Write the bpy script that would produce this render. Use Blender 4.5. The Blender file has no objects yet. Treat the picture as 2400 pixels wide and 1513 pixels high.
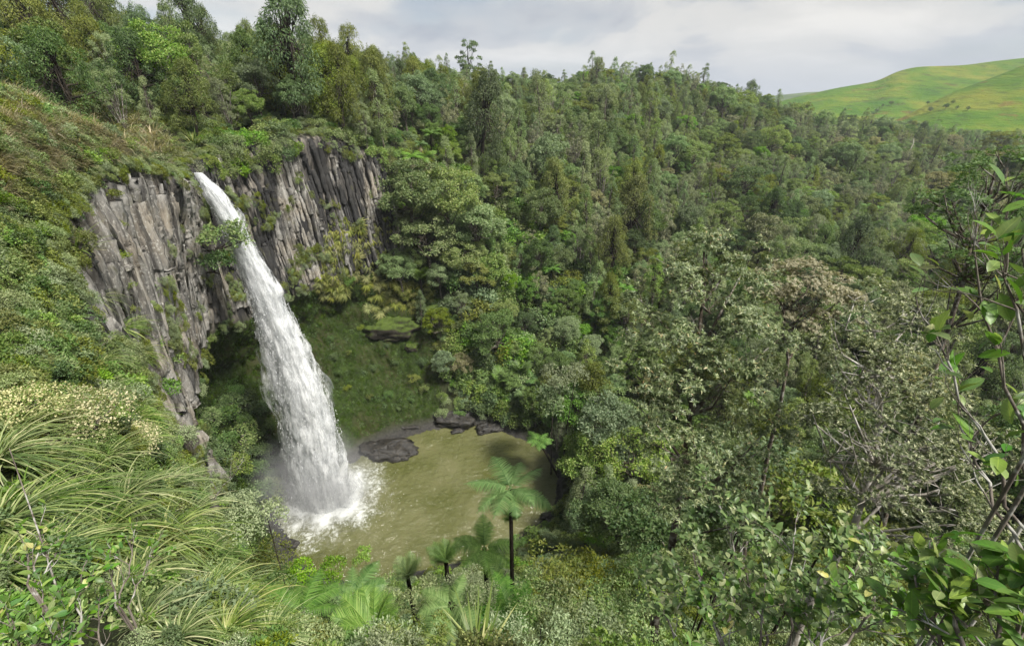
import bpy, math, random
import numpy as np
from mathutils import Vector, Matrix
from mathutils.bvhtree import BVHTree

rng = np.random.default_rng(7)
random.seed(7)
SC = bpy.context.scene
COL = SC.collection
R = math.radians

# ------------------------------------------------------------------ camera
CAM_Z = 63.5                      # metres above the pool
F_PX, W_PX, H_PX = 1081.0, 2400.0, 1513.0
PITCH = R(25.7)
cam_d = bpy.data.cameras.new('camera')
cam_d.sensor_width = 36.0
cam_d.lens = 36.0 * F_PX / W_PX
cam_d.clip_start = 0.05
cam_d.clip_end = 20000
cam = bpy.data.objects.new('camera', cam_d)
COL.objects.link(cam)
cam.location = (0, 0, CAM_Z)
cam.rotation_euler = (R(90) - PITCH, 0, 0)
SC.camera = cam

# ------------------------------------------------------------------ sky and sun
SUN_EL, SUN_AZ = 58.0, 122.0      # azimuth clockwise from +Y (the view direction)
world = bpy.data.worlds.new('World')
SC.world = world
world.use_nodes = True
wt = world.node_tree
wt.nodes.clear()
def wn(t, **k):
    n = wt.nodes.new(t)
    for a, b in k.items():
        setattr(n, a, b)
    return n
w_out = wn('ShaderNodeOutputWorld')
w_bg = wn('ShaderNodeBackground')
w_sky = wn('ShaderNodeTexSky', sky_type='NISHITA', sun_disc=False, sun_elevation=R(SUN_EL), sun_rotation=R(SUN_AZ))
w_sky.air_density = 1.0
w_sky.dust_density = 1.5
w_tc = wn('ShaderNodeTexCoord')
w_sep = wn('ShaderNodeSeparateXYZ')
wt.links.new(w_tc.outputs['Generated'], w_sep.inputs[0])
def wmath(op, a, b=None, c=None, clamp=False):
    n = wn('ShaderNodeMath', operation=op, use_clamp=clamp)
    for i, v in enumerate((a, b, c)):
        if v is None: continue
        if isinstance(v, (int, float)): n.inputs[i].default_value = v
        else: wt.links.new(v, n.inputs[i])
    return n.outputs[0]
# a flat cloud deck: the direction is carried onto a plane overhead
w_den = wmath('ADD', wmath('MAXIMUM', w_sep.outputs[2], 0.0), 0.2)
w_cx = wmath('DIVIDE', w_sep.outputs[0], w_den)
w_cy = wmath('DIVIDE', w_sep.outputs[1], w_den)
w_cmb = wn('ShaderNodeCombineXYZ')
wt.links.new(w_cx, w_cmb.inputs[0]); wt.links.new(w_cy, w_cmb.inputs[1])
def wnoise(scale, detail, rough, off, dist=0.0):
    m = wn('ShaderNodeMapping'); m.inputs['Location'].default_value = off
    wt.links.new(w_cmb.outputs[0], m.inputs[0])
    n = wn('ShaderNodeTexNoise'); n.inputs['Scale'].default_value = scale
    n.inputs['Detail'].default_value = detail; n.inputs['Roughness'].default_value = rough
    n.inputs['Distortion'].default_value = dist
    wt.links.new(m.outputs[0], n.inputs['Vector'])
    return n.outputs['Fac']
def wramp(fac, stops):
    n = wn('ShaderNodeValToRGB')
    n.color_ramp.interpolation = 'EASE'
    while len(n.color_ramp.elements) < len(stops): n.color_ramp.elements.new(0.5)
    for e, (p, c) in zip(n.color_ramp.elements, stops): e.position = p; e.color = (*c, 1)
    wt.links.new(fac, n.inputs[0])
    return n.outputs[0]
# light and dark cloud bases
c_cloud = wramp(wnoise(1.0, 7, 0.52, (-7.1, 8.7, 5.0), 0.3),
                [(0.34, (0.30, 0.325, 0.375)), (0.45, (0.42, 0.435, 0.46)), (0.53, (0.56, 0.553, 0.535)), (0.66, (0.67, 0.655, 0.625))])
# thin places where the blue air shows
c_gap = wramp(wnoise(0.7, 5, 0.5, (3.7, 3.3, 9.0)), [(0.46, (0, 0, 0)), (0.66, (0.7, 0.7, 0.7))])
w_sk = wn('ShaderNodeMix', data_type='RGBA', blend_type='MULTIPLY')
w_sk.inputs[0].default_value = 1.0
wt.links.new(w_sky.outputs[0], w_sk.inputs[6]); w_sk.inputs[7].default_value = (0.085, 0.085, 0.085, 1)
w_mix = wn('ShaderNodeMix', data_type='RGBA')
wt.links.new(c_gap, w_mix.inputs[0])
wt.links.new(c_cloud, w_mix.inputs[6]); wt.links.new(w_sk.outputs[2], w_mix.inputs[7])
# the air near the horizon, and the dull ground side of the dome
w_hz = wn('ShaderNodeMix', data_type='RGBA')
w_f = wn('ShaderNodeMapRange'); w_f.interpolation_type = 'SMOOTHSTEP'
w_f.inputs['From Min'].default_value = -0.01; w_f.inputs['From Max'].default_value = 0.12; w_f.inputs['To Min'].default_value = 1.0; w_f.inputs['To Max'].default_value = 0.0
wt.links.new(w_sep.outputs[2], w_f.inputs['Value']); wt.links.new(w_f.outputs[0], w_hz.inputs[0])
wt.links.new(w_mix.outputs[2], w_hz.inputs[6]); w_hz.inputs[7].default_value = (0.44, 0.475, 0.53, 1)
wt.links.new(w_hz.outputs[2], w_bg.inputs[0])
w_bg.inputs[1].default_value = 0.54
wt.links.new(w_bg.outputs[0], w_out.inputs[0])

world.cycles.sampling_method = 'MANUAL'; world.cycles.sample_map_resolution = 512

sun_d = bpy.data.lights.new('sun', 'SUN')
sun_d.energy = 3.4
sun_d.angle = R(11)
sun_d.color = (1.0, 0.96, 0.89)
sun = bpy.data.objects.new('sun', sun_d)
COL.objects.link(sun)
sd = Vector((math.sin(R(SUN_AZ)) * math.cos(R(SUN_EL)), math.cos(R(SUN_AZ)) * math.cos(R(SUN_EL)), math.sin(R(SUN_EL))))
sun.rotation_euler = (-sd).to_track_quat('-Z', 'Y').to_euler()

vs = SC.view_settings
vs.view_transform = 'Standard'; vs.look = 'None'; vs.gamma = 1.0; vs.exposure = 1.26
vs.use_curve_mapping = False
cy = SC.cycles
cy.max_bounces = 6; cy.diffuse_bounces = 4; cy.glossy_bounces = 2; cy.transmission_bounces = 3
cy.transparent_max_bounces = 10; cy.volume_bounces = 0
cy.use_denoising = True
cy.use_adaptive_sampling = True
cy.adaptive_threshold = 0.02

# ------------------------------------------------------------------ pixel helpers (2400 x 1513 photograph)
SP, CP = math.sin(PITCH), math.cos(PITCH)
def ray(px, py):
    x = (px - W_PX / 2) / F_PX; y = (H_PX / 2 - py) / F_PX
    return Vector((x, CP + SP * y, -SP + CP * y))
def at_depth(px, py, s):
    """point at camera depth s behind a pixel"""
    d = ray(px, py)
    return Vector((d.x * s, d.y * s, CAM_Z + d.z * s))
def project(p):
    """world points (n,3) -> pixel x, y, depth"""
    p = np.atleast_2d(np.asarray(p, float))
    X = p[:, 0]; Y = p[:, 1]; Z = p[:, 2] - CAM_Z
    dep = Y * CP - Z * SP
    up = Y * SP + Z * CP
    dd = np.where(np.abs(dep) < 1e-6, 1e-6, dep)
    return W_PX / 2 + F_PX * X / dd, H_PX / 2 - F_PX * up / dd, dep

# ------------------------------------------------------------------ noise
def _hash(ix, iy, iz, seed):
    h = (ix.astype(np.int64) * 374761393 + iy.astype(np.int64) * 668265263 + iz.astype(np.int64) * 2147483647 + seed * 974711) & 0xFFFFFFFF
    h = ((h ^ (h >> 13)) * 1274126177) & 0xFFFFFFFF
    h = (h ^ (h >> 16)) & 0xFFFFFFFF
    return h / 2147483648.0 - 1.0
def vnoise(p, seed=0):
    p = np.asarray(p, float)
    i = np.floor(p).astype(np.int64); f = p - i
    f = f * f * (3 - 2 * f)
    out = 0
    for dx in (0, 1):
        wx = f[:, 0] if dx else 1 - f[:, 0]
        for dy in (0, 1):
            wy = f[:, 1] if dy else 1 - f[:, 1]
            for dz in (0, 1):
                wz = f[:, 2] if dz else 1 - f[:, 2]
                out = out + wx * wy * wz * _hash(i[:, 0] + dx, i[:, 1] + dy, i[:, 2] + dz, seed)
    return out
def fbm(p, oct=4, seed=0, gain=0.5):
    p = np.asarray(p, float); s = 0; a = 1.0; t = 0
    for o in range(oct):
        s = s + a * vnoise(p * 2.0 ** o + 17.3 * o, seed + o); t += a; a *= gain
    return s / t

# ------------------------------------------------------------------ object helpers
def mesh_from(name, verts, faces_list, smooth=False, attrs=None):
    """verts (n,3); faces_list: list of int arrays (m,k)"""
    me = bpy.data.meshes.new(name)
    verts = np.ascontiguousarray(verts, np.float32)
    me.vertices.add(len(verts)); me.vertices.foreach_set('co', verts.ravel())
    fl = [np.asarray(f, np.int32) for f in faces_list if len(f)]
    loops = np.concatenate([f.ravel() for f in fl])
    tot = np.concatenate([np.full(len(f), f.shape[1], np.int32) for f in fl])
    st = np.concatenate([[0], np.cumsum(tot)[:-1]]).astype(np.int32)
    me.loops.add(len(loops)); me.loops.foreach_set('vertex_index', loops)
    me.polygons.add(len(tot)); me.polygons.foreach_set('loop_start', st); me.polygons.foreach_set('loop_total', tot)
    if smooth:
        me.polygons.foreach_set('use_smooth', np.ones(len(tot), bool))
    for an, av in (attrs or {}).items():
        a = me.attributes.new(an, 'FLOAT', 'POINT'); a.data.foreach_set('value', np.asarray(av, np.float32))
    me.update(calc_edges=True)
    return me
def obj(name, me, mat=None, parent=None, loc=None, rot=None, scale=None):
    o = bpy.data.objects.new(name, me)
    COL.objects.link(o)
    if mat is not None and me is not None and len(me.materials) == 0:
        me.materials.append(mat)
    if parent is not None: o.parent = parent
    if loc is not None: o.location = loc
    if rot is not None: o.rotation_euler = rot
    if scale is not None: o.scale = scale if hasattr(scale, '__len__') else (scale,) * 3
    return o
def thing(name, label, cat, loc=(0, 0, 0), rot=(0, 0, 0), scale=1.0, group=None):
    o = bpy.data.objects.new(name, None)
    COL.objects.link(o)
    o.empty_display_size = 0.2
    o.location = loc; o.rotation_euler = rot
    o.scale = scale if hasattr(scale, '__len__') else (scale,) * 3
    o['label'] = label; o['category'] = cat
    if group: o['group'] = group
    return o
def tag(o, label=None, cat=None, group=None, kind=None):
    if label: o['label'] = label
    if cat: o['category'] = cat
    if group: o['group'] = group
    if kind: o['kind'] = kind
    return o

class MB:
    """collects vertex and face blocks"""
    def __init__(s): s.v = []; s.f = {}; s.n = 0; s.a = []
    def add(s, v, faces, a=0.0):
        v = np.asarray(v, float)
        for f in faces:
            f = np.asarray(f, np.int64)
            if len(f): s.f.setdefault(f.shape[1], []).append(f + s.n)
        s.v.append(v); s.n += len(v)
        s.a.append(np.broadcast_to(np.asarray(a, float), (len(v),)))
        return s
    def inst(s, tv, tf, pos, mats, a=None):
        """template verts tv (k,3), faces tf [(m,q)], at pos (n,3) with matrices mats (n,3,3)"""
        n, k = len(pos), len(tv)
        if n == 0: return s
        v = np.einsum('nij,kj->nki', mats, tv) + pos[:, None, :]
        for f in tf:
            f = np.asarray(f, np.int64)
            ff = (f[None] + (np.arange(n) * k)[:, None, None]).reshape(-1, f.shape[1]) + s.n
            s.f.setdefault(f.shape[1], []).append(ff)
        s.v.append(v.reshape(-1, 3)); s.n += n * k
        s.a.append(np.zeros(n * k) if a is None else np.repeat(a, k))
        return s
    def tube(s, pts, rad, sides=6, cap=False, a=0.0):
        pts = np.asarray(pts, float); rad = np.broadcast_to(np.asarray(rad, float), (len(pts),))
        d = np.gradient(pts, axis=0); d /= np.linalg.norm(d, axis=1)[:, None] + 1e-9
        ref = np.where(np.abs(d[:, 2:3]) > 0.9, np.array([[1.0, 0, 0]]), np.array([[0, 0, 1.0]]))
        if np.abs(d[:, 2]).mean() > 0.6: ref = np.tile(np.array([[1.0, 0.13, 0]]), (len(pts), 1))
        u = np.cross(d, ref); u /= np.linalg.norm(u, axis=1)[:, None] + 1e-9
        w = np.cross(d, u)
        an = np.arange(sides) * 2 * np.pi / sides
        v = pts[:, None] + rad[:, None, None] * (np.cos(an)[None, :, None] * u[:, None] + np.sin(an)[None, :, None] * w[:, None])
        v = v.reshape(-1, 3)
        i = np.arange(len(pts) - 1)[:, None] * sides; j = np.arange(sides)[None]; j2 = (j + 1) % sides
        q = np.stack([i + j, i + j2, i + sides + j2, i + sides + j], -1).reshape(-1, 4)
        return s.add(v, [q], a)
    def mesh(s, name, smooth=False, attr=None):
        v = np.concatenate(s.v)
        return mesh_from(name, v, [np.concatenate(x) for x in s.f.values()], smooth, {attr: np.concatenate(s.a)} if attr else None)
# ------------------------------------------------------------------ terrain: profiles round the pool
PC = np.array([-16.0, 64.0])      # pool centre
# azimuth: water edge, then (distance from the pool centre, height) outwards: toe, bank, wall foot, cliff foot, rim, shelf, plateau ...
PROF = {
  5:   [(16.5,-.4),(18,2.5),(26,12),(33,23),(38,31),(45,41),(56,47),(80,54),(120,60),(185,67),(230,60),(950,40)],
  25:  [(18.5,-.4),(20,2),(28,9),(36,16),(46,23),(60,29),(85,35),(120,43),(180,54),(300,71),(370,60),(950,40)],
  38:  [(20,-.4),(22,1.8),(29,7),(38,13),(50,19),(68,24),(92,28),(140,34),(220,39),(370,45),(450,36),(950,30)],
  52:  [(21,-.4),(23,1.5),(30,5),(40,9),(55,13),(75,17),(100,20),(150,24),(240,26),(430,31),(560,26),(950,20)],
  75:  [(25,-.4),(27,1),(34,2),(45,4),(60,7),(80,12),(100,18),(150,23),(250,26),(450,32),(600,30),(950,20)],
  100: [(24,-.4),(26,1),(32,2),(45,3),(60,5),(80,9),(110,15),(150,20),(250,24),(400,28),(600,28),(950,20)],
  120: [(21.6,-.4),(24,1.5),(30,4),(38,9),(48,16),(60,24),(75,31),(100,34),(150,38),(300,40),(600,40),(950,40)],
  140: [(19,-.4),(21,1.5),(28,6),(36,13),(45,22),(56,34),(65,43),(76,49),(100,53),(200,58),(600,60),(950,60)],
  155: [(18,-.4),(20,1.5),(29,9),(38,19),(47,28),(55,38.5),(61,47.5),(66.5,56.5),(80,61),(150,64),(600,70),(950,70)],
  166: [(17.5,-.4),(20,2),(30,10),(39,20),(47,29),(54.5,40),(59,48.5),(63.3,59),(75,62),(150,64),(600,70),(950,70)],
  173: [(18,-.4),(20,2),(28,8),(38,16),(47,24.5),(53,40),(55.5,50.5),(60.5,58.5),(70,62),(150,65),(600,70),(950,70)],
  180: [(18.5,-.4),(20.5,2),(27,7),(36,14),(45,25),(47.5,46),(50,54),(57,59.5),(66,62.5),(150,66),(600,70),(950,70)],
  188: [(19.5,-.4),(22,2),(28,6),(36,12),(41.5,25),(43,52),(45.5,58.5),(51,63.5),(64,65.5),(150,68),(600,70),(950,70)],
  196: [(20.5,-.4),(23,2),(28,6),(34,13),(38,28),(39,56),(41,61),(46,65.5),(62,67),(150,70),(600,72),(950,70)],
  207: [(22,-.4),(24.5,2),(29,7),(33,15),(32,28.5),(33.5,56.8),(35.3,61.8),(40,66),(60,68),(150,73),(600,74),(950,70)],
  216: [(22.6,-.4),(25,2),(29,8),(33,18),(30.8,29.5),(30.3,57),(32.2,61.6),(37,65.3),(58,68),(150,74),(600,76),(950,70)],
  228: [(23.5,-.4),(26,2),(29,9),(32,20),(29,31),(27,57),(28.8,60.8),(33.5,63.8),(58,67),(150,75),(600,76),(950,70)],
  240: [(24,-.4),(26,2),(28.5,9),(31.5,22),(27.6,33),(24.6,55.8),(26.6,58.4),(31.5,61),(58,65),(150,75),(600,76),(950,70)],
  252: [(25.5,-.4),(27.5,2),(29.5,11),(31.5,24),(26.6,35),(23.8,55),(27.5,56),(38,58.5),(60,63),(150,76),(600,76),(950,70)],
  260: [(26,-.4),(28,2),(30.5,12),(31.5,25),(25.6,36),(23.8,54.7),(29,54.9),(40,56),(62,61),(150,77),(600,76),(950,70)],
  272: [(23,-.4),(26,2),(30,12),(32,23),(29,32),(27,55.5),(33,56.6),(42,59),(60,65),(130,76),(600,76),(950,70)],
  290: [(16,-.4),(19,2),(27,10),(32,22),(28.6,31),(30,56.5),(36,59),(44,62),(65,67),(110,75),(600,76),(950,70)],
  308: [(15,-.4),(18,2.5),(26.5,11),(32,23),(29.6,31),(31.5,57),(38,59.5),(46,61.5),(68,67),(120,75),(600,72),(950,70)],
  328: [(14.5,-.4),(17.5,2.5),(26,11),(33,23),(31.5,31),(33.8,57.5),(40,59.5),(50,61.5),(72,66.5),(135,75),(600,66),(950,60)],
  345: [(14.5,-.4),(17,2.5),(25.5,11),(33,22.5),(34.5,31),(38,52),(44,56),(53,58.5),(76,64),(150,74),(240,66),(950,50)],
}
_ks = sorted(PROF)
_tab = np.array([[(4.0, -2.5)] + PROF[k] for k in _ks])          # (A, L, 2)
_ka = np.array(_ks, float)
_ka = np.concatenate([[_ka[-1] - 360], _ka, [_ka[0] + 360]])
_tab = np.concatenate([_tab[-1:], _tab, _tab[:1]])
RAD_N = [3, 5, 12, 14, 12, 34, 10, 14, 18, 26, 14, 8]
def angle_grid():
    return np.concatenate([np.linspace(140, 200, 190, endpoint=False), np.linspace(200, 350, 380, endpoint=False), np.linspace(350, 500, 260, endpoint=False)]) % 360
ANG = np.sort(angle_grid())
NA = len(ANG)
NL = _tab.shape[1]
_lev = np.stack([np.stack([np.interp(ANG, _ka, _tab[:, l, c]) for l in range(NL)], 1) for c in (0, 1)], 2)   # NA, NL, 2
# soften the kinks between profiles
for _ in range(6):
    _lev = 0.25 * np.roll(_lev, 1, 0) + 0.5 * _lev + 0.25 * np.roll(_lev, -1, 0)
_t = np.concatenate([[l + i / n for i in range(n)] for l, n in enumerate(RAD_N)] + [[NL - 1]])
NR = len(_t)
LEVEL = _t
_l0 = np.minimum(_t.astype(int), NL - 2); _fr = _t - _l0
RZ = _lev[:, _l0] * (1 - _fr)[None, :, None] + _lev[:, _l0 + 1] * _fr[None, :, None]
for _ in range(3):                # round the profile's corners a little
    RZ[:, 1:-1] = 0.25 * RZ[:, :-2] + 0.5 * RZ[:, 1:-1] + 0.25 * RZ[:, 2:]
_a = np.radians(ANG)[:, None]
TX = PC[0] + np.sin(_a) * RZ[:, :, 0]; TY = PC[1] + np.cos(_a) * RZ[:, :, 0]; TZ = RZ[:, :, 1].copy()
TV = np.stack([TX, TY, TZ], -1)
def tnormals(V):
    du = np.roll(V, -1, 0) - np.roll(V, 1, 0)
    dv = np.gradient(V, axis=1)
    n = np.cross(du, dv)
    return n / (np.linalg.norm(n, axis=2)[..., None] + 1e-9)
TN = tnormals(TV)
lev2 = np.broadcast_to(LEVEL[None], (NA, NR))
_angd = np.broadcast_to(ANG[:, None], (NA, NR))
def sstep(a, b, x):
    t = np.clip((x - a) / (b - a), 0, 1); return t * t * (3 - 2 * t)
in_cliff = sstep(184, 193, _angd) * (1 - sstep(340, 349, _angd))
M_ROCK = in_cliff * sstep(4.75, 5.05, lev2) * (1 - sstep(6.0, 6.35, lev2))
wetcave = sstep(196, 215, _angd) * (1 - sstep(352, 366, _angd))
M_MOSS = wetcave * sstep(1.4, 2.0, lev2) * (1 - sstep(4.6, 5.0, lev2))
M_SHORE = 1 - sstep(1.3, 2.0, lev2)
pf = TV.reshape(-1, 3)
n1 = fbm(pf * np.array([.10, .10, .10]), 4, 11).reshape(NA, NR)
n2 = fbm(pf * np.array([.55, .55, .16]), 4, 23).reshape(NA, NR)
n3 = fbm(pf * np.array([.5, .5, .5]), 3, 31).reshape(NA, NR)
far = sstep(60, 200, RZ[:, :, 0])
near_cam = sstep(6, 34, np.linalg.norm(TV - np.array([0, 0, CAM_Z]), axis=2))
amp = 1.1 * near_cam * (1 - M_ROCK) * sstep(1.0, 2.2, lev2) + 3.0 * far
TV = TV + TN * (n1 * amp + n3 * .35 * near_cam * (1 - far) * sstep(1.0, 1.8, lev2) + M_ROCK * (n2 * .9 + n1 * 1.0) + M_MOSS * (n3 * .75 + n2 * .3))[..., None]
TN = tnormals(TV)
_i = np.arange(NA)[:, None]; _j = np.arange(NR - 1)[None]; _i2 = (_i + 1) % NA
TQ = np.stack([_i * NR + _j, _i2 * NR + _j, _i2 * NR + _j + 1, _i * NR + _j + 1], -1).reshape(-1, 4)
tverts = TV.reshape(-1, 3)
# close the hole in the middle of the pool bed
_cen = np.array([[PC[0], PC[1], -2.5]])
_fan = np.stack([np.full(NA, len(tverts)), np.arange(NA) * NR, ((np.arange(NA) + 1) % NA) * NR], -1)
terrain_me = mesh_from('terrain', np.concatenate([tverts, _cen]), [TQ, _fan], True,
                       {'rock': np.append(M_ROCK.ravel(), 0), 'moss': np.append(M_MOSS.ravel(), 0), 'shore': np.append(M_SHORE.ravel(), 1)})
BVH = BVHTree.FromPolygons([Vector(v) for v in tverts], [tuple(q) for q in TQ.tolist()])
def hit(px, py):
    """ground point seen at a pixel of the photograph"""
    d = ray(px, py).normalized()
    h = BVH.ray_cast(Vector((0, 0, CAM_Z)), d)
    n = h[1]
    if n is not None and n.dot(d) > 0: n = -n
    return h[0], n
def ground(x, y, z0=400):
    h = BVH.ray_cast(Vector((x, y, z0)), Vector((0, 0, -1)))
    return h[0].z if h[0] else 0.0
# ------------------------------------------------------------------ materials
MATS = {}
class NT:
    """small node-tree writer"""
    def __init__(s, name):
        s.m = bpy.data.materials.new(name); s.m.use_nodes = True
        s.t = s.m.node_tree; s.t.nodes.clear()
        s.out = s.n('ShaderNodeOutputMaterial')
    def n(s, t, **k):
        x = s.t.nodes.new(t)
        for a, b in k.items(): setattr(x, a, b)
        return x
    def put(s, sock, v):
        if v is None: return
        if isinstance(v, bpy.types.NodeSocket): s.t.links.new(v, sock)
        elif isinstance(v, (tuple, list)) and sock.type == 'RGBA' and len(v) == 3: sock.default_value = (*v, 1)
        else: sock.default_value = v
    def math(s, op, a, b=None, c=None, clamp=False):
        x = s.n('ShaderNodeMath', operation=op, use_clamp=clamp)
        for i, v in enumerate((a, b, c)): s.put(x.inputs[i], v)
        return x.outputs[0]
    def noise(s, scale, detail=4, rough=.55, vec=None, dist=0.0, mapscale=None, loc=None):
        x = s.n('ShaderNodeTexNoise')
        x.inputs['Scale'].default_value = scale; x.inputs['Detail'].default_value = detail
        x.inputs['Roughness'].default_value = rough; x.inputs['Distortion'].default_value = dist
        v = vec if vec is not None else s.coord('Object')
        if mapscale or loc:
            mp = s.n('ShaderNodeMapping')
            if mapscale: mp.inputs['Scale'].default_value = mapscale
            if loc: mp.inputs['Location'].default_value = loc
            s.put(mp.inputs[0], v); v = mp.outputs[0]
        s.put(x.inputs['Vector'], v)
        return x.outputs['Fac']
    def coord(s, w='Object'):
        if not hasattr(s, '_tc'): s._tc = s.n('ShaderNodeTexCoord')
        return s._tc.outputs[w]
    def pos(s):
        if not hasattr(s, '_g'): s._g = s.n('ShaderNodeNewGeometry')
        return s._g.outputs['Position']
    def island(s):
        s.pos(); return s._g.outputs['Random Per Island']
    def objrand(s):
        if not hasattr(s, '_oi'): s._oi = s.n('ShaderNodeObjectInfo')
        return s._oi.outputs['Random']
    def attr(s, nm):
        x = s.n('ShaderNodeAttribute'); x.attribute_name = nm; return x.outputs['Fac']
    def ramp(s, fac, stops, interp='LINEAR'):
        x = s.n('ShaderNodeValToRGB'); x.color_ramp.interpolation = interp
        while len(x.color_ramp.elements) < len(stops): x.color_ramp.elements.new(0.5)
        for e, (p, c) in zip(x.color_ramp.elements, stops):
            e.position = p; e.color = (*c, 1) if hasattr(c, '__len__') else (c, c, c, 1)
        s.put(x.inputs[0], fac)
        return x.outputs[0]
    def mix(s, fac, a, b, blend='MIX'):
        x = s.n('ShaderNodeMix', data_type='RGBA', blend_type=blend)
        s.put(x.inputs[0], fac); s.put(x.inputs[6], a); s.put(x.inputs[7], b)
        return x.outputs[2]
    def bump(s, h, strength=.5, dist=.1):
        x = s.n('ShaderNodeBump'); x.inputs['Strength'].default_value = strength; x.inputs['Distance'].default_value = dist
        s.put(x.inputs['Height'], h); return x.outputs[0]
    def bsdf(s, color, rough=.7, spec=.3, normal=None, **k):
        x = s.n('ShaderNodeBsdfPrincipled')
        s.put(x.inputs['Base Color'], color); s.put(x.inputs['Roughness'], rough)
        s.put(x.inputs['Specular IOR Level'], spec); s.put(x.inputs['Normal'], normal)
        for a, b in k.items(): s.put(x.inputs[a], b)
        return x.outputs[0]
    def surf(s, sh): s.t.links.new(sh, s.out.inputs['Surface']); return s.m

LEAF_GAIN = 2.0
def leaf_mat(name, stops, vary=.5, rough=.5, spec=.30, transl=.35, hue=.014, single=False):
    """foliage: each leaf takes its colour from the stops, each plant its own tone"""
    k = NT(name)
    stops = [(p_, tuple(x_ * LEAF_GAIN for x_ in c_)) for p_, c_ in stops]
    r = k.objrand()
    c = k.ramp(k.math('FRACT', k.math('MULTIPLY', r, 3.77)) if single else k.island(), stops)
    h = k.n('ShaderNodeHueSaturation')
    k.put(h.inputs['Color'], c)
    k.put(h.inputs['Value'], k.math('MULTIPLY_ADD', r, vary, 1 - vary / 2))
    r2 = k.math('FRACT', k.math('MULTIPLY', r, 7.31))
    k.put(h.inputs['Hue'], k.math('MULTIPLY_ADD', r2, 2 * hue, .5 - hue))
    k.put(h.inputs['Saturation'], k.math('MULTIPLY_ADD', k.math('FRACT', k.math('MULTIPLY', r, 13.7)), .35, .84))
    col = h.outputs[0]
    if single:                     # midrib, side veins, blemishes
        oc = k.coord('Object'); sx = k.n('ShaderNodeSeparateXYZ'); k.put(sx.inputs[0], oc)
        ax = k.math('ABSOLUTE', sx.outputs[0])
        rib = k.ramp(ax, [(.008, 1.0), (.022, 0.0)])
        vein = k.math('PINGPONG', k.math('SUBTRACT', sx.outputs[1], k.math('MULTIPLY', ax, .9)), .07)
        vn = k.math('MULTIPLY', k.ramp(vein, [(.0, 1.0), (.018, 0.0)]), .35)
        col = k.mix(k.math('MAXIMUM', k.math('MULTIPLY', rib, .7), vn), col, k.mix(1.0, col, (1.7, 1.5, 1.5), 'MULTIPLY'))
        bl = k.n('ShaderNodeVectorMath', operation='ADD'); k.put(bl.inputs[0], oc); k.put(bl.inputs[1], k.math('MULTIPLY', r, 50.0))
        col = k.mix(k.ramp(k.noise(5.0, 5, .7, bl.outputs[0]), [(.62, 0.0), (.68, .8)]), col, (.10, .075, .03))
        col = k.mix(k.ramp(k.noise(1.6, 3, .6, bl.outputs[0]), [(.48, 0.0), (.72, .35)]), col, (.12, .135, .035))
    b = k.bsdf(col, rough, spec)
    t = k.n('ShaderNodeBsdfTranslucent')
    tc = k.mix(1.0, col, (1.2, 1.25, .8), 'MULTIPLY')
    k.put(t.inputs[0], tc)
    ms = k.n('ShaderNodeMixShader'); ms.inputs[0].default_value = transl
    k.t.links.new(b, ms.inputs[1]); k.t.links.new(t.outputs[0], ms.inputs[2])
    MATS[name] = k.surf(ms.outputs[0])
    return MATS[name]
def bark_mat(name, c1, c2, scale=6.0, pale=None):
    k = NT(name)
    n = k.noise(scale, 5, .65, mapscale=(1, 1, .35))
    c = k.ramp(n, [(.35, c1), (.65, c2)])
    if pale:
        c = k.mix(k.ramp(k.noise(scale * .7, 3, .6, loc=(3, 8, 1)), [(.52, 0.0), (.6, 1.0)]), c, pale)
    MATS[name] = k.surf(k.bsdf(c, .85, .2, k.bump(n, .6, .03)))
    return MATS[name]

# base colours of the plants
leaf_mat('leaf_round', [(0, (.050, .085, .022)), (.5, (.090, .125, .035)), (1, (.150, .170, .070))], .6)
leaf_mat('leaf_bright', [(0, (.048, .095, .016)), (.5, (.074, .132, .024)), (1, (.125, .178, .042))], .5)
leaf_mat('leaf_grey', [(0, (.082, .108, .050)), (.5, (.122, .152, .074)), (1, (.190, .215, .120))], .5)
leaf_mat('leaf_olive', [(0, (.048, .064, .012)), (.5, (.080, .100, .020)), (1, (.130, .142, .036))], .5)
leaf_mat('leaf_dark', [(0, (.030, .055, .018)), (.5, (.050, .080, .026)), (1, (.085, .115, .045))], .5)
leaf_mat('leaf_blue', [(0, (.056, .090, .040)), (.5, (.090, .128, .058)), (1, (.145, .178, .095))], .5)
leaf_mat('leaf_tan', [(0, (.080, .085, .040)), (.5, (.130, .125, .068)), (1, (.215, .195, .120))], .4)
leaf_mat('leaf_brown', [(0, (.060, .045, .022)), (.5, (.110, .085, .045)), (1, (.180, .150, .085))], .5)
leaf_mat('leaf_flower', [(0, (.055, .090, .025)), (.40, (.120, .150, .055)), (.52, (.230, .225, .125)), (1, (.400, .365, .240))], .25)
leaf_mat('leaf_fern', [(0, (.036, .080, .016)), (.5, (.062, .115, .026)), (1, (.100, .155, .046))], .5)
leaf_mat('leaf_fern_pale', [(0, (.038, .080, .018)), (.5, (.062, .112, .028)), (1, (.096, .148, .046))], .3)
leaf_mat('leaf_palm', [(0, (.045, .080, .018)), (.5, (.075, .120, .030)), (1, (.130, .170, .055))], .4)
leaf_mat('leaf_sedge', [(0, (.030, .052, .012)), (.4, (.068, .098, .026)), (.75, (.135, .160, .062)), (1, (.245, .240, .125))], .35, .45, .4, .3)
leaf_mat('leaf_glossy', [(0, (.034, .076, .015)), (.6, (.066, .122, .026)), (.85, (.115, .162, .050)), (1, (.190, .215, .092))], .35, .42, .38, .3)
leaf_mat('single_leaf', [(0, (.034, .076, .015)), (.5, (.064, .120, .024)), (.8, (.112, .160, .044)), (.95, (.185, .210, .085)), (1, (.22, .19, .07))], .45, .42, .38, .35, .02, True)
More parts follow.
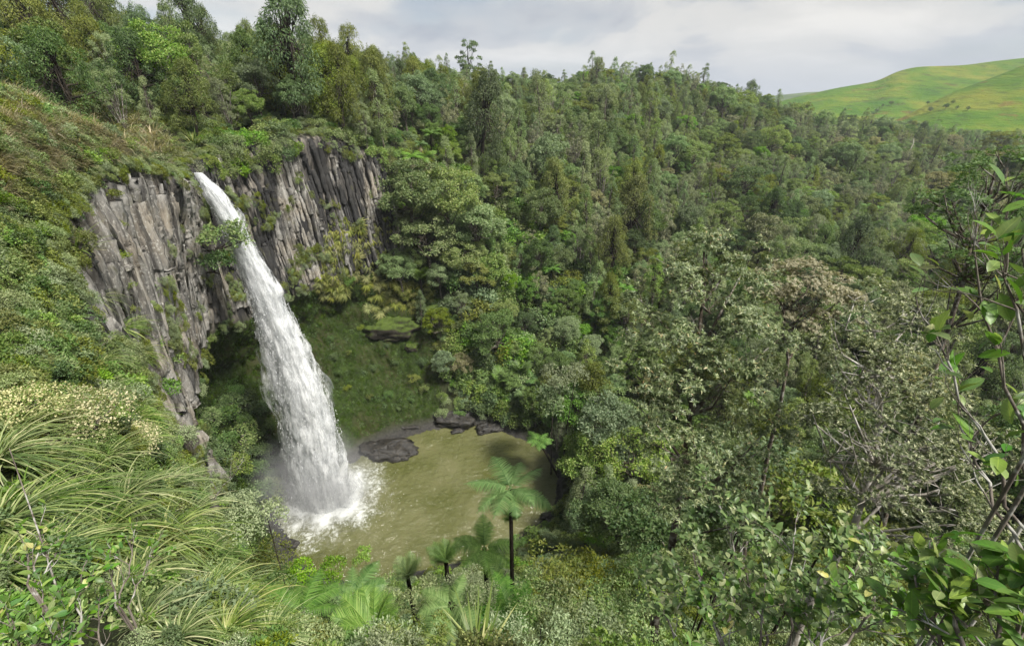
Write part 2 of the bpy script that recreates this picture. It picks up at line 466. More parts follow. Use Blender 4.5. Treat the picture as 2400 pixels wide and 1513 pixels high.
leaf_mat('leaf_tawny', [(0, (.085, .085, .045)), (.4, (.165, .150, .095)), (1, (.285, .260, .185))], .3)
leaf_mat('leaf_long', [(0, (.034, .054, .018)), (.5, (.068, .096, .035)), (.82, (.120, .148, .064)), (.97, (.200, .222, .112)), (1, (.26, .18, .08))], .35, .4, .5, .25)
leaf_mat('leaf_lichen', [(0, (.048, .060, .028)), (.5, (.092, .106, .056)), (.78, (.165, .170, .108)), (1, (.330, .320, .220))], .3)
leaf_mat('leaf_dry', [(0, (.110, .095, .058)), (.5, (.180, .155, .100)), (1, (.270, .240, .165))], .3)
leaf_mat('moss_tuft', [(0, (.009, .017, .003)), (.5, (.019, .034, .005)), (1, (.036, .060, .008))], .5, .8, .1, .1)
leaf_mat('cliff_tuft', [(0, (.035, .043, .010)), (.5, (.070, .078, .020)), (1, (.130, .128, .045))], .4, .7, .2, .2)
bark_mat('bark', (.045, .035, .025), (.130, .105, .080), pale=(.23, .22, .19))
bark_mat('bark_dark', (.018, .014, .010), (.050, .040, .030))
bark_mat('bark_pale', (.220, .200, .165), (.420, .390, .340), pale=(.52, .50, .46))
bark_mat('twig', (.075, .060, .048), (.190, .165, .138), 9.0, pale=(.34, .33, .30))

# ground under the forest, moss wall, shore
k = NT('terrain')
p = k.pos()
nz = k.noise(.35, 6, .6, p)
soil = k.ramp(nz, [(.35, (.020, .024, .010)), (.6, (.040, .048, .018)), (.8, (.065, .070, .028))])
mz = k.noise(.9, 6, .65, p)
moss = k.ramp(mz, [(.3, (.010, .015, .003)), (.5, (.020, .035, .005)), (.72, (.040, .068, .008))])
moss = k.mix(k.ramp(k.noise(.16, 3, .5, p, loc=(5, 1, 2)), [(.45, 0.0), (.62, .8)]), moss, (.034, .034, .012))
rz = k.noise(1.1, 7, .65, p, mapscale=(1, 1, .14))
rock = k.ramp(rz, [(.28, (.022, .021, .021)), (.42, (.085, .078, .070)), (.55, (.190, .170, .145)), (.68, (.300, .270, .220)), (.85, (.380, .365, .335))])
wet = k.ramp(k.noise(.13, 5, .6, p, mapscale=(1, 1, .25), loc=(2, 4, 0)), [(.47, 0.0), (.58, .88)])
rock = k.mix(wet, rock, (.020, .020, .022))
shore = k.ramp(k.noise(2.2, 6, .7, p), [(.35, (.018, .018, .018)), (.6, (.050, .047, .042)), (.8, (.090, .084, .075))])
c = k.mix(k.attr('moss'), soil, moss)
c = k.mix(k.attr('rock'), c, rock)
c = k.mix(k.attr('shore'), c, shore)
hgt = k.math('ADD', k.math('MULTIPLY', rz, k.attr('rock')), k.math('MULTIPLY', k.noise(2.5, 6, .7, p), .5))
MATS['terrain'] = k.surf(k.bsdf(c, .85, .2, k.bump(hgt, .9, .35)))

# basalt columns: grey and buff faces, dark wet runs, pale lichen
def basalt_mat(name, wet_at, joint):
    k = NT(name)
    p = k.pos()
    g = k.noise(1.0, 7, .68, p, mapscale=(2.6, 2.6, .30))
    rnd = k.objrand()
    c = k.ramp(g, [(.25, (.025, .024, .024)), (.38, (.080, .075, .068)), (.50, (.180, .170, .153)), (.63, (.280, .266, .238)), (.84, (.400, .388, .360))])
    buff = k.ramp(k.noise(.22, 4, .6, p, loc=(9, 2, 5)), [(.45, 0.0), (.62, .6)])
    c = k.mix(buff, c, k.ramp(g, [(.25, (.060, .045, .030)), (.5, (.240, .195, .135)), (.8, (.400, .345, .255))]))
    h = k.n('ShaderNodeHueSaturation'); k.put(h.inputs['Color'], c); k.put(h.inputs['Value'], k.math('MULTIPLY_ADD', rnd, .6, .7)); h.inputs['Saturation'].default_value = .9
    wet = k.ramp(k.noise(.16, 6, .62, p, mapscale=(1, 1, .22), loc=(2, 4, 0)), [(wet_at, 0.0), (wet_at + .06, .93)])
    c = k.mix(wet, h.outputs[0], (.018, .018, .019))
    lich = k.ramp(k.noise(3.2, 5, .7, p, loc=(1, 1, 7)), [(.55, 0.0), (.64, .75)])
    c = k.mix(k.math('MULTIPLY', lich, k.math('SUBTRACT', 1.0, wet)), c, (.46, .45, .41))
    pale = k.ramp(k.noise(.35, 5, .62, p, mapscale=(1, 1, .5), loc=(6, 6, 2)), [(.52, 0.0), (.66, .55)])
    c = k.mix(k.math('MULTIPLY', pale, k.math('SUBTRACT', 1.0, wet)), c, (.40, .39, .365))
    run = k.ramp(k.noise(.9, 5, .6, p, mapscale=(1, 1, .07), loc=(1, 9, 4)), [(.56, 0.0), (.64, .8)])
    c = k.mix(run, c, (.030, .028, .026))
    crack = k.ramp(k.noise(2.1, 6, .7, p, mapscale=(1.3, 1.3, .42), loc=(8, 3, 3)), [(.30, .9), (.40, 0.0)])
    c = k.mix(k.math('MULTIPLY', crack, joint), c, (.016, .015, .014))
    grn = k.ramp(k.noise(.5, 5, .65, p, loc=(4, 7, 1)), [(.60, 0.0), (.70, .7)])
    c = k.mix(grn, c, (.085, .085, .030))
    MATS[name] = k.surf(k.bsdf(c, .8, .3, k.bump(k.noise(4.0, 6, .7, p, mapscale=(1, 1, .3)), .9, .12)))
basalt_mat('basalt', .56, 1.0)
basalt_mat('basalt_wet', .475, 1.0)

# wet dark rock by the water
k = NT('wet_rock')
p = k.pos()
g = k.noise(1.6, 7, .7, p, mapscale=(1, 1, 2.2))
c = k.ramp(g, [(.3, (.012, .012, .013)), (.5, (.022, .020, .017)), (.68, (.056, .048, .036)), (.85, (.10, .088, .07))])
k.put
MATS['wet_rock'] = k.surf(k.bsdf(c, .45, .5, k.bump(g, 1.0, .25)))
# ------------------------------------------------------------------ leaf templates (length 1 along +Y, width 1 along X, face +Z)
def leaf_diamond(w=.5, fold=.12):
    v = np.array([[0, 0, 0], [-w / 2, .45, fold], [w / 2, .45, fold], [0, 1, -.05]], float)
    return v, [np.array([[0, 3, 1], [0, 2, 3]])]
def leaf_oval(w=.5, fold=.08, droop=.12, notch=0.0):
    ys = [0, .14, .38, .66, .88, 1.0]; ws = [.06, .55, 1.0, .92, .5, .04]
    v = []
    for y, a in zip(ys, ws):
        z = -droop * y * y
        v += [[-a * w / 2, y, z + fold * a], [0, y, z], [a * w / 2, y, z + fold * a]]
    f = []
    for i in range(len(ys) - 1):
        b = i * 3
        f += [[b, b + 1, b + 4, b + 3], [b + 1, b + 2, b + 5, b + 4]]
    return np.array(v, float), [np.array(f)]
def leaf_blade(n=3, w=.06, droop=.5):
    ys = np.linspace(0, 1, n + 1); v = []
    for y in ys:
        a = w * (1 - y) ** .6 + .004
        v += [[-a / 2, y, -droop * y * y], [a / 2, y, -droop * y * y]]
    f = [[2 * i, 2 * i + 1, 2 * i + 3, 2 * i + 2] for i in range(n)]
    return np.array(v, float), [np.array(f)]

def frames(axis, normal):
    """matrices whose Y is axis and Z is near normal"""
    y = axis / (np.linalg.norm(axis, axis=1)[:, None] + 1e-9)
    x = np.cross(y, normal); x /= np.linalg.norm(x, axis=1)[:, None] + 1e-9
    z = np.cross(x, y)
    return np.stack([x, y, z], -1)
def unit(n, r=rng):
    d = r.normal(size=(n, 3)); return d / np.linalg.norm(d, axis=1)[:, None]

def leaf_cloud(mb, centres, radii, per, size, r, tmpl, up=.35, droop=.0, zsq=.8, low=-.35, spread=.9, out=None):
    """leaves over the upper and outer side of each clump"""
    centres = np.asarray(centres, float); radii = np.asarray(radii, float)
    n = len(centres); m = n * per
    c = np.repeat(centres, per, 0); rr = np.repeat(radii, per)
    d = unit(m, r)
    d[:, 2] = np.where(d[:, 2] < low, -d[:, 2], d[:, 2])
    if out is not None:                       # bias towards the outside of the crown
        o = np.repeat(out, per, 0); d = d + .55 * o; d /= np.linalg.norm(d, axis=1)[:, None]
    rad = rr * (r.uniform(.35, 1.0, m) ** .5) * r.uniform(.85, 1.2, m)
    pos = c + d * rad[:, None] * np.array([1, 1, zsq])
    nrm = d * spread + np.array([0, 0, up]) + unit(m, r) * .45
    ax = unit(m, r) * .6 + d * .5 + np.array([0, 0, -droop])
    M = frames(ax, nrm) * (size * r.uniform(.65, 1.35, m))[:, None, None]
    mb.inst(tmpl[0], tmpl[1], pos, M)

def limbs(mb, trunk_top, base_r, targets, r, z0=.35, sides=5, wob=.25):
    """tapered limbs from the trunk line to clump centres"""
    for t in targets:
        k = r.uniform(z0, .95)
        a = trunk_top * k; b = np.asarray(t, float)
        mid = a * .45 + b * .55 + r.normal(size=3) * wob + np.array([0, 0, -.12 * np.linalg.norm(b - a)])
        r0 = base_r * (1 - k) * .75 + base_r * .12
        mb.tube(np.array([a, (a + mid) / 2 + r.normal(size=3) * wob * .3, mid, b]), [r0, r0 * .75, r0 * .5, r0 * .15], sides)

def tree_mesh(name, kind, seed, H=9.0, leaf=.28, dens=1.0):
    """trunk mesh and crown mesh of one tree of height about H, standing at the origin"""
    r = np.random.default_rng(seed)
    tb, cb = MB(), MB()
    lean = r.normal(size=2) * .05 * H
    top = np.array([lean[0], lean[1], H * .78])
    dm = leaf_diamond(.55)
    if kind == 'round':
        n = 60
        d = unit(n, r); d[:, 2] = np.where(d[:, 2] < -.45, -d[:, 2], d[:, 2])
        rad = r.uniform(.55, 1.0, n)[:, None]
        lump = 1 + .25 * fbm(d * 1.3 + seed, 2, seed)[:, None]
        c = d * rad * lump * np.array([.40, .40, .36]) * H + np.array([lean[0], lean[1], H * .64])
        leaf_cloud(cb, c, r.uniform(.075, .125, n) * H, int(120 * dens), leaf, r, dm, out=d)
    elif kind == 'broad':          # flat-topped layered crown on spreading limbs
        n = 56
        a = r.uniform(0, 2 * np.pi, n); q = r.uniform(.1, 1, n) ** .6
        lay = r.choice([.48, .60, .72, .82, .90], n, p=[.15, .2, .25, .25, .15])
        wid = np.interp(lay, [.55, .7, .9], [.46, .46, .26])
        c = np.stack([np.cos(a) * q * wid * H + lean[0], np.sin(a) * q * wid * H + lean[1], (lay + r.normal(size=n) * .02) * H], 1)
        o = np.stack([np.cos(a), np.sin(a), np.full(n, .6)], 1)
        leaf_cloud(cb, c, r.uniform(.075, .12, n) * H, int(100 * dens), leaf, r, dm, zsq=.65, low=-.2, out=o)
    elif kind == 'slender':        # narrow upright crown
        n = 42
        z = r.uniform(.16, 1.0, n); a = r.uniform(0, 2 * np.pi, n)
        w = np.interp(z, [.15, .35, .7, 1.0], [.10, .165, .125, .02]) * r.uniform(.5, 1.1, n)
        c = np.stack([np.cos(a) * w * H + lean[0] * z, np.sin(a) * w * H + lean[1] * z, z * H], 1)
        o = np.stack([np.cos(a), np.sin(a), np.full(n, .8)], 1)
        leaf_cloud(cb, c, r.uniform(.045, .075, n) * H, int(75 * dens), leaf, r, dm, zsq=1.5, out=o)
        top[2] = H * .95
    elif kind == 'podocarp':       # dense irregular cone of hanging sprays
        n = 80
        z = r.uniform(.12, 1.0, n) ** .85; a = r.uniform(0, 2 * np.pi, n)
        w = np.interp(z, [.1, .3, .6, .85, 1.0], [.20, .30, .25, .13, .02]) * r.uniform(.55, 1.12, n) * (1 + .3 * np.sin(a * 2 + seed))
        c = np.stack([np.cos(a) * w * H + lean[0] * z, np.sin(a) * w * H + lean[1] * z, z * H], 1)
        o = np.stack([np.cos(a), np.sin(a), np.full(n, .1)], 1)
        leaf_cloud(cb, c, r.uniform(.05, .095, n) * H, int(70 * dens), leaf * 1.35, r, leaf_diamond(.32), up=.2, droop=.75, zsq=1.15, low=-.8, out=o)
        top[2] = H * .97
    elif kind == 'kanuka':         # several rising stems, airy feathery tops
        n = 54
        a = r.uniform(0, 2 * np.pi, n); z = r.uniform(.24, 1.0, n)
        w = np.interp(z, [.24, .55, 1.0], [.24, .30, .15]) * r.uniform(.3, 1.1, n)
        c = np.stack([np.cos(a) * w * H + lean[0], np.sin(a) * w * H + lean[1], z * H], 1)
        o = np.stack([np.cos(a) * .5, np.sin(a) * .5, np.full(n, 1.0)], 1)
        leaf_cloud(cb, c, r.uniform(.05, .09, n) * H, int(95 * dens), leaf * .95, r, leaf_diamond(.4), zsq=1.2, low=-.2, out=o)
        for q in range(5):
            an = r.uniform(0, 6.28); e = np.array([np.cos(an) * .2 * H, np.sin(an) * .2 * H, H * r.uniform(.7, .92)])
            tb.tube(np.array([[0, 0, -.3], e * [.25, .25, .4], e * [.6, .6, .72], e]), np.array([.014, .011, .008, .003]) * H, 5)
        for t in c[::2]:
            tb.tube(np.array([t * [.4, .4, .55], t * [.75, .75, .8], t]), np.array([.006, .005, .002]) * H, 4)
    elif kind == 'emergent':       # bare bole with separate tufts of crown
        n = 26
        a = r.uniform(0, 2 * np.pi, n); z = r.uniform(.45, 1.0, n)
        w = r.uniform(.08, .27, n) * np.interp(z, [.45, .8, 1.0], [.8, 1.0, .5])
        c = np.stack([np.cos(a) * w * H, np.sin(a) * w * H, z * H], 1)
        o = np.stack([np.cos(a), np.sin(a), np.full(n, .7)], 1)
        leaf_cloud(cb, c, r.uniform(.045, .08, n) * H, int(90 * dens), leaf, r, leaf_diamond(.4), droop=.3, zsq=.7, out=o)
        top[2] = H * .96
    br = {'round': .026, 'broad': .03, 'slender': .016, 'podocarp': .028, 'kanuka': .012, 'emergent': .018}[kind] * H
    if kind != 'kanuka':
        tb.tube(np.array([[0, 0, -.04 * H], [0, 0, .02 * H], top * .35 + [.02 * H, 0, 0], top * .7, top]), np.array([1.35, 1.0, .75, .5, .12]) * br, 7)
        limbs(tb, top, br, c[::2], r)
    return tb.mesh(name + '_trunk', True), cb.mesh(name + '_crown')

def shrub_mesh(name, seed, rad=1.0, leaf=.12, n=14, per=70, w=.5, zsq=.75, tmpl=None, up=.35, droop=0.0, h=.75):
    """low bush: stems and a leafy crown about rad wide"""
    r = np.random.default_rng(seed)
    sb, cb = MB(), MB()
    d = unit(n, r); d[:, 2] = np.abs(d[:, 2])
    c = d * r.uniform(.3, .85, n)[:, None] * rad * np.array([1, 1, h]) + np.array([0, 0, .25 * rad])
    leaf_cloud(cb, c, r.uniform(.28, .45, n) * rad, per, leaf, r, tmpl or leaf_diamond(w), up=up, droop=droop, zsq=zsq, out=d)
    for t in c:
        sb.tube(np.array([[0, 0, -.5 * rad], t * [.45, .45, .4] + r.normal(size=3) * .06 * rad, t]), np.array([.03, .02, .006]) * rad, 4)
    return sb.mesh(name + '_stems', True), cb.mesh(name + '_crown')

def frond(mb, L, r, az, rise, bend, pairs=20, pw=.30, roll=0.0, base=(0, 0, 0), wid=.10, thick=.012, vcut=.0, vstem=None):
    """one pinnate frond from base, leaving at angle rise and bending over; returns nothing. Leaflets taper to the tip"""
    n = 9
    s = np.linspace(0, 1, n)
    ang = rise - bend * s ** 1.3
    dx = np.cos(ang); dz = np.sin(ang)
    x = np.concatenate([[0], np.cumsum((dx[1:] + dx[:-1]) / 2)]) * L / (n - 1)
    z = np.concatenate([[0], np.cumsum((dz[1:] + dz[:-1]) / 2)]) * L / (n - 1)
    ca, sa = np.cos(az), np.sin(az)
    P = np.stack([x * ca, x * sa, z], 1) + np.asarray(base)
    (vstem if vstem is not None else mb).tube(P, np.linspace(thick, thick * .25, n), 4)
    ss = np.linspace(.12, .985, pairs)
    px = np.interp(ss, s, P[:, 0]); py = np.interp(ss, s, P[:, 1]); pz = np.interp(ss, s, P[:, 2])
    pos = np.stack([px, py, pz], 1)
    an = np.interp(ss, s, ang)
    t = np.stack([np.cos(an) * ca, np.cos(an) * sa, np.sin(an)], 1)
    side = np.array([-sa, ca, 0.0])[None] * np.cos(roll) + np.array([0, 0, np.sin(roll)])
    nrm = np.cross(t, np.broadcast_to(side, t.shape))
    ln = L * pw * np.sin(np.clip(ss * 1.02 + .06, 0, 1) * np.pi) ** .7 * r.uniform(.9, 1.1, pairs) + .02 * L
    tv, tf = leaf_blade(3, 1.0, .25)
    for sg in (-1, 1):
        ax = side * sg + t * (.45 + vcut) + np.array([0, 0, -.12]) + r.normal(size=(pairs, 3)) * .05
        M = frames(ax, nrm * (1 if sg > 0 else 1)) * ln[:, None, None]
        M[:, :, 0] *= (wid * L / ln)[:, None] * .55
        mb.inst(tv, tf, pos, M)
def fern_mesh(name, seed, H=3.5, L=2.0, nf=15, pairs=22, trunk_r=.09, rise=(.35, .95), bend=(1.0, 1.5), dead=5, pw=.27, wid=.075):
    r = np.random.default_rng(seed)
    tb, cb, db = MB(), MB(), MB()
    lean = r.normal(size=2) * .04 * H
    top = np.array([lean[0], lean[1], H])
    k = np.linspace(0, 1, 8)[:, None]
    tb.tube(np.array([0, 0, -.5]) * (1 - k) + top * k + np.array([[.03, .02, 0]]) * np.sin(k * 6) , np.linspace(trunk_r * 1.25, trunk_r, 8), 9)
    for i in range(nf):
        az = i * 2.399 + r.normal() * .2
        frond(cb, L * r.uniform(.8, 1.1), r, az, r.uniform(*rise), r.uniform(*bend), pairs, pw, r.normal() * .15, top, wid, .014 * L / 2)
    for i in range(dead):
        az = r.uniform(0, 6.28)
        frond(db, L * r.uniform(.6, .9), r, az, r.uniform(-.9, -.3), r.uniform(.5, .9), 12, .18, 0, top - [0, 0, .1], .06, .012)
    return tb.mesh(name + '_trunk', True), cb.mesh(name + '_fronds'), (db.mesh(name + '_skirt') if dead else None)
def palm_mesh(name, seed, H=4.0, L=2.3, nf=13, pairs=34, rise=(.9, 1.35), bend=(.5, .95)):
    r = np.random.default_rng(seed)
    tb, cb = MB(), MB()
    top = np.array([r.normal() * .05 * H, r.normal() * .05 * H, H])
    k = np.linspace(0, 1, 9)[:, None]
    rad = np.linspace(.13, .10, 9); rad[-2:] = [.15, .09]
    tb.tube(np.array([0, 0, -.5]) * (1 - k) + top * k, rad, 9)
    for i in range(nf):
        frond(cb, L * r.uniform(.85, 1.1), r, i * 2.399, r.uniform(*rise), r.uniform(*bend), pairs, .34, r.normal() * .5, top, .026, .03, .35)
    return tb.mesh(name + '_trunk', True), cb.mesh(name + '_fronds')
def sedge_mesh(name, seed, n=170, L=1.5, w=.016, lean=(0, 0), rise=1.25, segs=7, dead=.12, sag=1.9):
    """arching tussock of long narrow blades; lean pulls the blades downhill"""
    r = np.random.default_rng(seed)
    mb = MB()
    az = r.uniform(0, 6.283, n); el = r.uniform(.45, rise, n) ; ln = L * r.uniform(.55, 1.15, n)
    sg = sag * r.uniform(.7, 1.3, n)
    s = np.linspace(0, 1, segs + 1)
    ang = el[:, None] - sg[:, None] * s[None] ** 1.15
    step = ln[:, None] / segs
    am = (ang[:, 1:] + ang[:, :-1]) / 2
    x = np.concatenate([np.zeros((n, 1)), np.cumsum(np.cos(am) * step, 1)], 1)
    z = np.concatenate([np.zeros((n, 1)), np.cumsum(np.sin(am) * step, 1)], 1)
    ca, sa = np.cos(az)[:, None], np.sin(az)[:, None]
    b = r.normal(size=(n, 2)) * .07
    P = np.stack([x * ca + b[:, :1] + lean[0] * s ** 1.5 * ln[:, None], x * sa + b[:, 1:] + lean[1] * s ** 1.5 * ln[:, None], z], -1)
    T = np.gradient(P, axis=1); T /= np.linalg.norm(T, axis=2)[..., None]
    side = np.cross(T, np.array([0, 0, 1.0])); side /= np.linalg.norm(side, axis=2)[..., None] + 1e-6
    ww = w * r.uniform(.7, 1.3, n)[:, None] * (1 - s[None] ** 2.2 * .93) / 2
    V = np.stack([P - side * ww[..., None], P + side * ww[..., None]], 2)        # n, segs+1, 2, 3
    q = np.arange(segs)
    f = np.stack([2 * q, 2 * q + 1, 2 * q + 3, 2 * q + 2], -1)
    k = 2 * (segs + 1)
    F = (f[None] + (np.arange(n) * k)[:, None, None]).reshape(-1, 4)
    mb.add(V.reshape(-1, 3), [F])
    return mb.mesh(name)

# ------------------------------------------------------------------ prototypes (meshes only; things are linked where they stand)
PROTO = {}
def proto(kind, label_kind, builder, variants, seeds0):
    PROTO[kind] = [builder(i) for i in range(variants)]
TREE_KINDS = {
    'round':    dict(shape='round', leaf=.30, H=9.0, mats=('leaf_round', 'leaf_dark', 'leaf_blue'), bark='bark'),
    'broad':    dict(shape='broad', leaf=.30, H=9.0, mats=('leaf_round', 'leaf_olive', 'leaf_dark'), bark='bark'),
    'slender':  dict(shape='slender', leaf=.26, H=12.0, mats=('leaf_grey', 'leaf_blue', 'leaf_round'), bark='bark'),
    'podocarp': dict(shape='podocarp', leaf=.30, H=13.0, mats=('leaf_olive', 'leaf_olive', 'leaf_dark'), bark='bark_dark'),
    'kanuka':   dict(shape='kanuka', leaf=.24, H=8.5, mats=('leaf_grey', 'leaf_lichen', 'leaf_grey'), bark='twig'),
    'bright':   dict(shape='round', leaf=.28, H=6.5, mats=('leaf_bright', 'leaf_bright', 'leaf_round'), bark='bark'),
    'tan':      dict(shape='broad', leaf=.28, H=8.0, mats=('leaf_tan', 'leaf_lichen', 'leaf_tan'), bark='bark'),
}
for kn, d in TREE_KINDS.items():
    PROTO[kn] = []
    for i in range(3):
        tm, cm = tree_mesh(kn, d['shape'], 100 + i * 7 + len(kn), d['H'], d['leaf'] * .76, 1.65)
        tm.materials.append(MATS[d['bark']]); cm.materials.append(MATS[d['mats'][i]])
        PROTO[kn].append((tm, cm))
SHRUB_KINDS = {                     # leaf size, leaves per clump, leaf width, material
    'small_leaved': (.11, 80, .45, 'leaf_round'), 'grey_shrub': (.10, 85, .42, 'leaf_grey'), 'bright_shrub': (.14, 70, .5, 'leaf_bright'),
    'olive_shrub': (.12, 75, .45, 'leaf_olive'), 'dark_shrub': (.12, 75, .5, 'leaf_dark'), 'blue_shrub': (.13, 70, .5, 'leaf_blue'),
    'brown_shrub': (.10, 60, .35, 'leaf_brown'), 'lichen_shrub': (.10, 75, .4, 'leaf_lichen'), 'tan_shrub': (.10, 70, .4, 'leaf_tan'),
}
for kn, (ls, per, w, mt) in SHRUB_KINDS.items():
    PROTO[kn] = []
    for i in range(2):
        sm, cm = shrub_mesh(kn, 300 + i * 11 + len(kn), 1.0, ls, 14, per, w)
        sm.materials.append(MATS['twig']); cm.materials.append(MATS[mt])
        PROTO[kn].append((sm, cm))
PROTO['tree_fern'] = []
for i in range(4):
    tm, cm, dm_ = fern_mesh('tree_fern', 500 + i, [3.2, 4.2, 2.4, 3.6][i], 2.1, 15, 20, .10, dead=6)
    tm.materials.append(MATS['bark_dark']); cm.materials.append(MATS['leaf_fern' if i % 2 else 'leaf_fern_pale']); dm_.materials.append(MATS['leaf_dry'])
    PROTO['tree_fern'].append((tm, cm, dm_))
PROTO['palm'] = []
for i in range(3):
    tm, cm = palm_mesh('palm', 520 + i, [3.4, 2.4, 4.4][i])
    tm.materials.append(MATS['bark_dark']); cm.materials.append(MATS['leaf_palm'])
    PROTO['palm'].append((tm, cm))
PROTO['sedge'] = []
for i in range(5):
    m_ = sedge_mesh('sedge', 540 + i, 150, 1.4, .034, (.28, -.10 + .05 * i))
    m_.materials.append(MATS['leaf_sedge']); PROTO['sedge'].append(m_)
PROTO['flax'] = []
for i in range(2):
    m_ = sedge_mesh('flax', 560 + i, 70, 1.5, .06, (0, 0), 1.45, 6, sag=.9)
    m_.materials.append(MATS['leaf_sedge']); PROTO['flax'].append(m_)

PART_NAMES = {'tree_fern': ('trunk', 'fronds', 'dead_fronds'), 'palm': ('trunk', 'fronds')}
def put(kind, name, label, cat, loc, scale=1.0, rotz=None, var=None, group=None, tilt=(0, 0), parts=None):
    """one plant: an Empty at its foot with its parts, meshes shared with its kind"""
    v = PROTO[kind]; pr = v[random.randrange(len(v)) if var is None else var % len(v)]
    if not isinstance(pr, tuple): pr = (pr,)
    pn = parts or PART_NAMES.get(kind) or (('trunk', 'crown') if kind in TREE_KINDS else ('stems', 'crown') if kind in SHRUB_KINDS else ('blades',))
    e = thing(name, label, cat, loc, (tilt[0], tilt[1], random.uniform(0, 6.283) if rotz is None else rotz), scale, group)
    for n, m in zip(pn, pr):
        if m is None: continue
        o = obj(n, m, None, e)
        if n in ('crown', 'blades', 'fronds', 'dead_fronds', 'stems'): o['kind'] = 'stuff'
    return e
# ------------------------------------------------------------------ the setting
terrain = obj('terrain', terrain_me, MATS['terrain']); tag(terrain, 'steep forested gorge and plateau ground round the pool', kind='structure')

def scatter_stuff(name, label, cat, meshes, pts, scales, eulers, idx):
    """ONE object of kind stuff: meshes instanced over points"""
    src = bpy.data.collections.new(name + '_sources')
    for i, ms in enumerate(meshes):
        so = bpy.data.objects.new('%s_source_%02d' % (name, i), ms); src.objects.link(so)
    pts = np.asarray(pts, np.float32)
    me = bpy.data.meshes.new(name); me.vertices.add(len(pts)); me.vertices.foreach_set('co', pts.ravel())
    a = me.attributes.new('size', 'FLOAT', 'POINT'); a.data.foreach_set('value', np.asarray(scales, np.float32))
    a = me.attributes.new('turn', 'FLOAT_VECTOR', 'POINT'); a.data.foreach_set('vector', np.asarray(eulers, np.float32).ravel())
    a = me.attributes.new('pick', 'INT', 'POINT'); a.data.foreach_set('value', np.asarray(idx, np.int32))
    g = bpy.data.node_groups.new(name + '_nodes', 'GeometryNodeTree')
    g.interface.new_socket('Geometry', in_out='INPUT', socket_type='NodeSocketGeometry')
    g.interface.new_socket('Geometry', in_out='OUTPUT', socket_type='NodeSocketGeometry')
    N = g.nodes.new; L = g.links.new
    gi, go = N('NodeGroupInput'), N('NodeGroupOutput')
    ci = N('GeometryNodeCollectionInfo'); ci.inputs['Collection'].default_value = src
    ci.inputs['Separate Children'].default_value = True; ci.inputs['Reset Children'].default_value = True
    ip = N('GeometryNodeInstanceOnPoints'); ip.inputs['Pick Instance'].default_value = True
    def na(nm, t):
        x = N('GeometryNodeInputNamedAttribute'); x.data_type = t; x.inputs['Name'].default_value = nm
        return x.outputs['Attribute']
    er = N('FunctionNodeEulerToRotation')
    L(na('turn', 'FLOAT_VECTOR'), er.inputs[0])
    L(gi.outputs[0], ip.inputs['Points']); L(ci.outputs[0], ip.inputs['Instance']); L(na('pick', 'INT'), ip.inputs['Instance Index'])
    L(er.outputs[0], ip.inputs['Rotation']); L(na('size', 'FLOAT'), ip.inputs['Scale']); L(ip.outputs[0], go.inputs[0])
    o = obj(name, me); m = o.modifiers.new('scatter', 'NODES'); m.node_group = g
    return tag(o, label, cat, kind='stuff')
def joined(name, parts):
    """one mesh from several that share an origin, materials kept"""
    vs_, fs, mi, mats, n = [], [], [], [], 0
    for me in parts:
        v = np.empty(len(me.vertices) * 3, np.float32); me.vertices.foreach_get('co', v); v = v.reshape(-1, 3)
        lt = np.empty(len(me.polygons), np.int32); me.polygons.foreach_get('loop_total', lt)
        li = np.empty(len(me.loops), np.int32); me.loops.foreach_get('vertex_index', li)
        for kk in np.unique(lt):
            st = np.empty(len(me.polygons), np.int32); me.polygons.foreach_get('loop_start', st)
            sel = st[lt == kk]
            fs.append(li[sel[:, None] + np.arange(kk)[None]] + n); mi.append(np.full(len(sel), len(mats), np.int32))
        mats.append(me.materials[0]); vs_.append(v); n += len(v)
    out = mesh_from(name, np.concatenate(vs_), fs)
    for m in mats: out.materials.append(m)
    out.polygons.foreach_set('material_index', np.concatenate(mi)); out.update()
    return out

def normal_euler(nrm, spin, mixup=0.0):
    """Euler angles that turn +Z to the normal, with a spin about it"""
    out = np.empty((len(nrm), 3))
    for i, (n, s) in enumerate(zip(nrm, spin)):
        v = Vector(n) * (1 - mixup) + Vector((0, 0, 1)) * mixup
        q = v.to_track_quat('Z', 'Y') @ Matrix.Rotation(s, 3, 'Z').to_quaternion()
        out[i] = q.to_euler()
    return out

# points over the ground with their normals and masks
def ground_samples(n, seed, weight):
    """n points on the terrain with density weight (per face, already times area)"""
    r = np.random.default_rng(seed)
    w = weight / weight.sum()
    f = r.choice(len(TQ), n, p=w)
    u = r.random((n, 2))
    P = tverts[TQ[f]]
    p = (P[:, 0] * (1 - u[:, :1]) + P[:, 3] * u[:, :1]) * (1 - u[:, 1:]) + (P[:, 1] * (1 - u[:, :1]) + P[:, 2] * u[:, :1]) * u[:, 1:]
    return p, TN.reshape(-1, 3)[TQ[f][:, 0]], f
_P = tverts[TQ]
F_AREA = .5 * np.linalg.norm(np.cross(_P[:, 2] - _P[:, 0], _P[:, 3] - _P[:, 1]), axis=1)
F_CEN = _P.mean(1)
F_ROCK = M_ROCK.ravel()[TQ[:, 0]]; F_MOSS = M_MOSS.ravel()[TQ[:, 0]]; F_LEV = np.array(lev2).ravel()[TQ[:, 0]]; F_ANG = np.array(_angd).ravel()[TQ[:, 0]]
F_SHORE = M_SHORE.ravel()[TQ[:, 0]]
_fx, _fy, _fd = project(F_CEN)
F_VIS = (_fd > .5) & (_fx > -150) & (_fx < 2550) & (_fy > -200) & (_fy < 1750)
F_NEARBY = (F_CEN[:, 1] > -14) & (np.linalg.norm(F_CEN - np.array([0, 0, CAM_Z]), axis=1) < 110)
F_NRM = TN.reshape(-1, 3)[TQ[:, 0]]
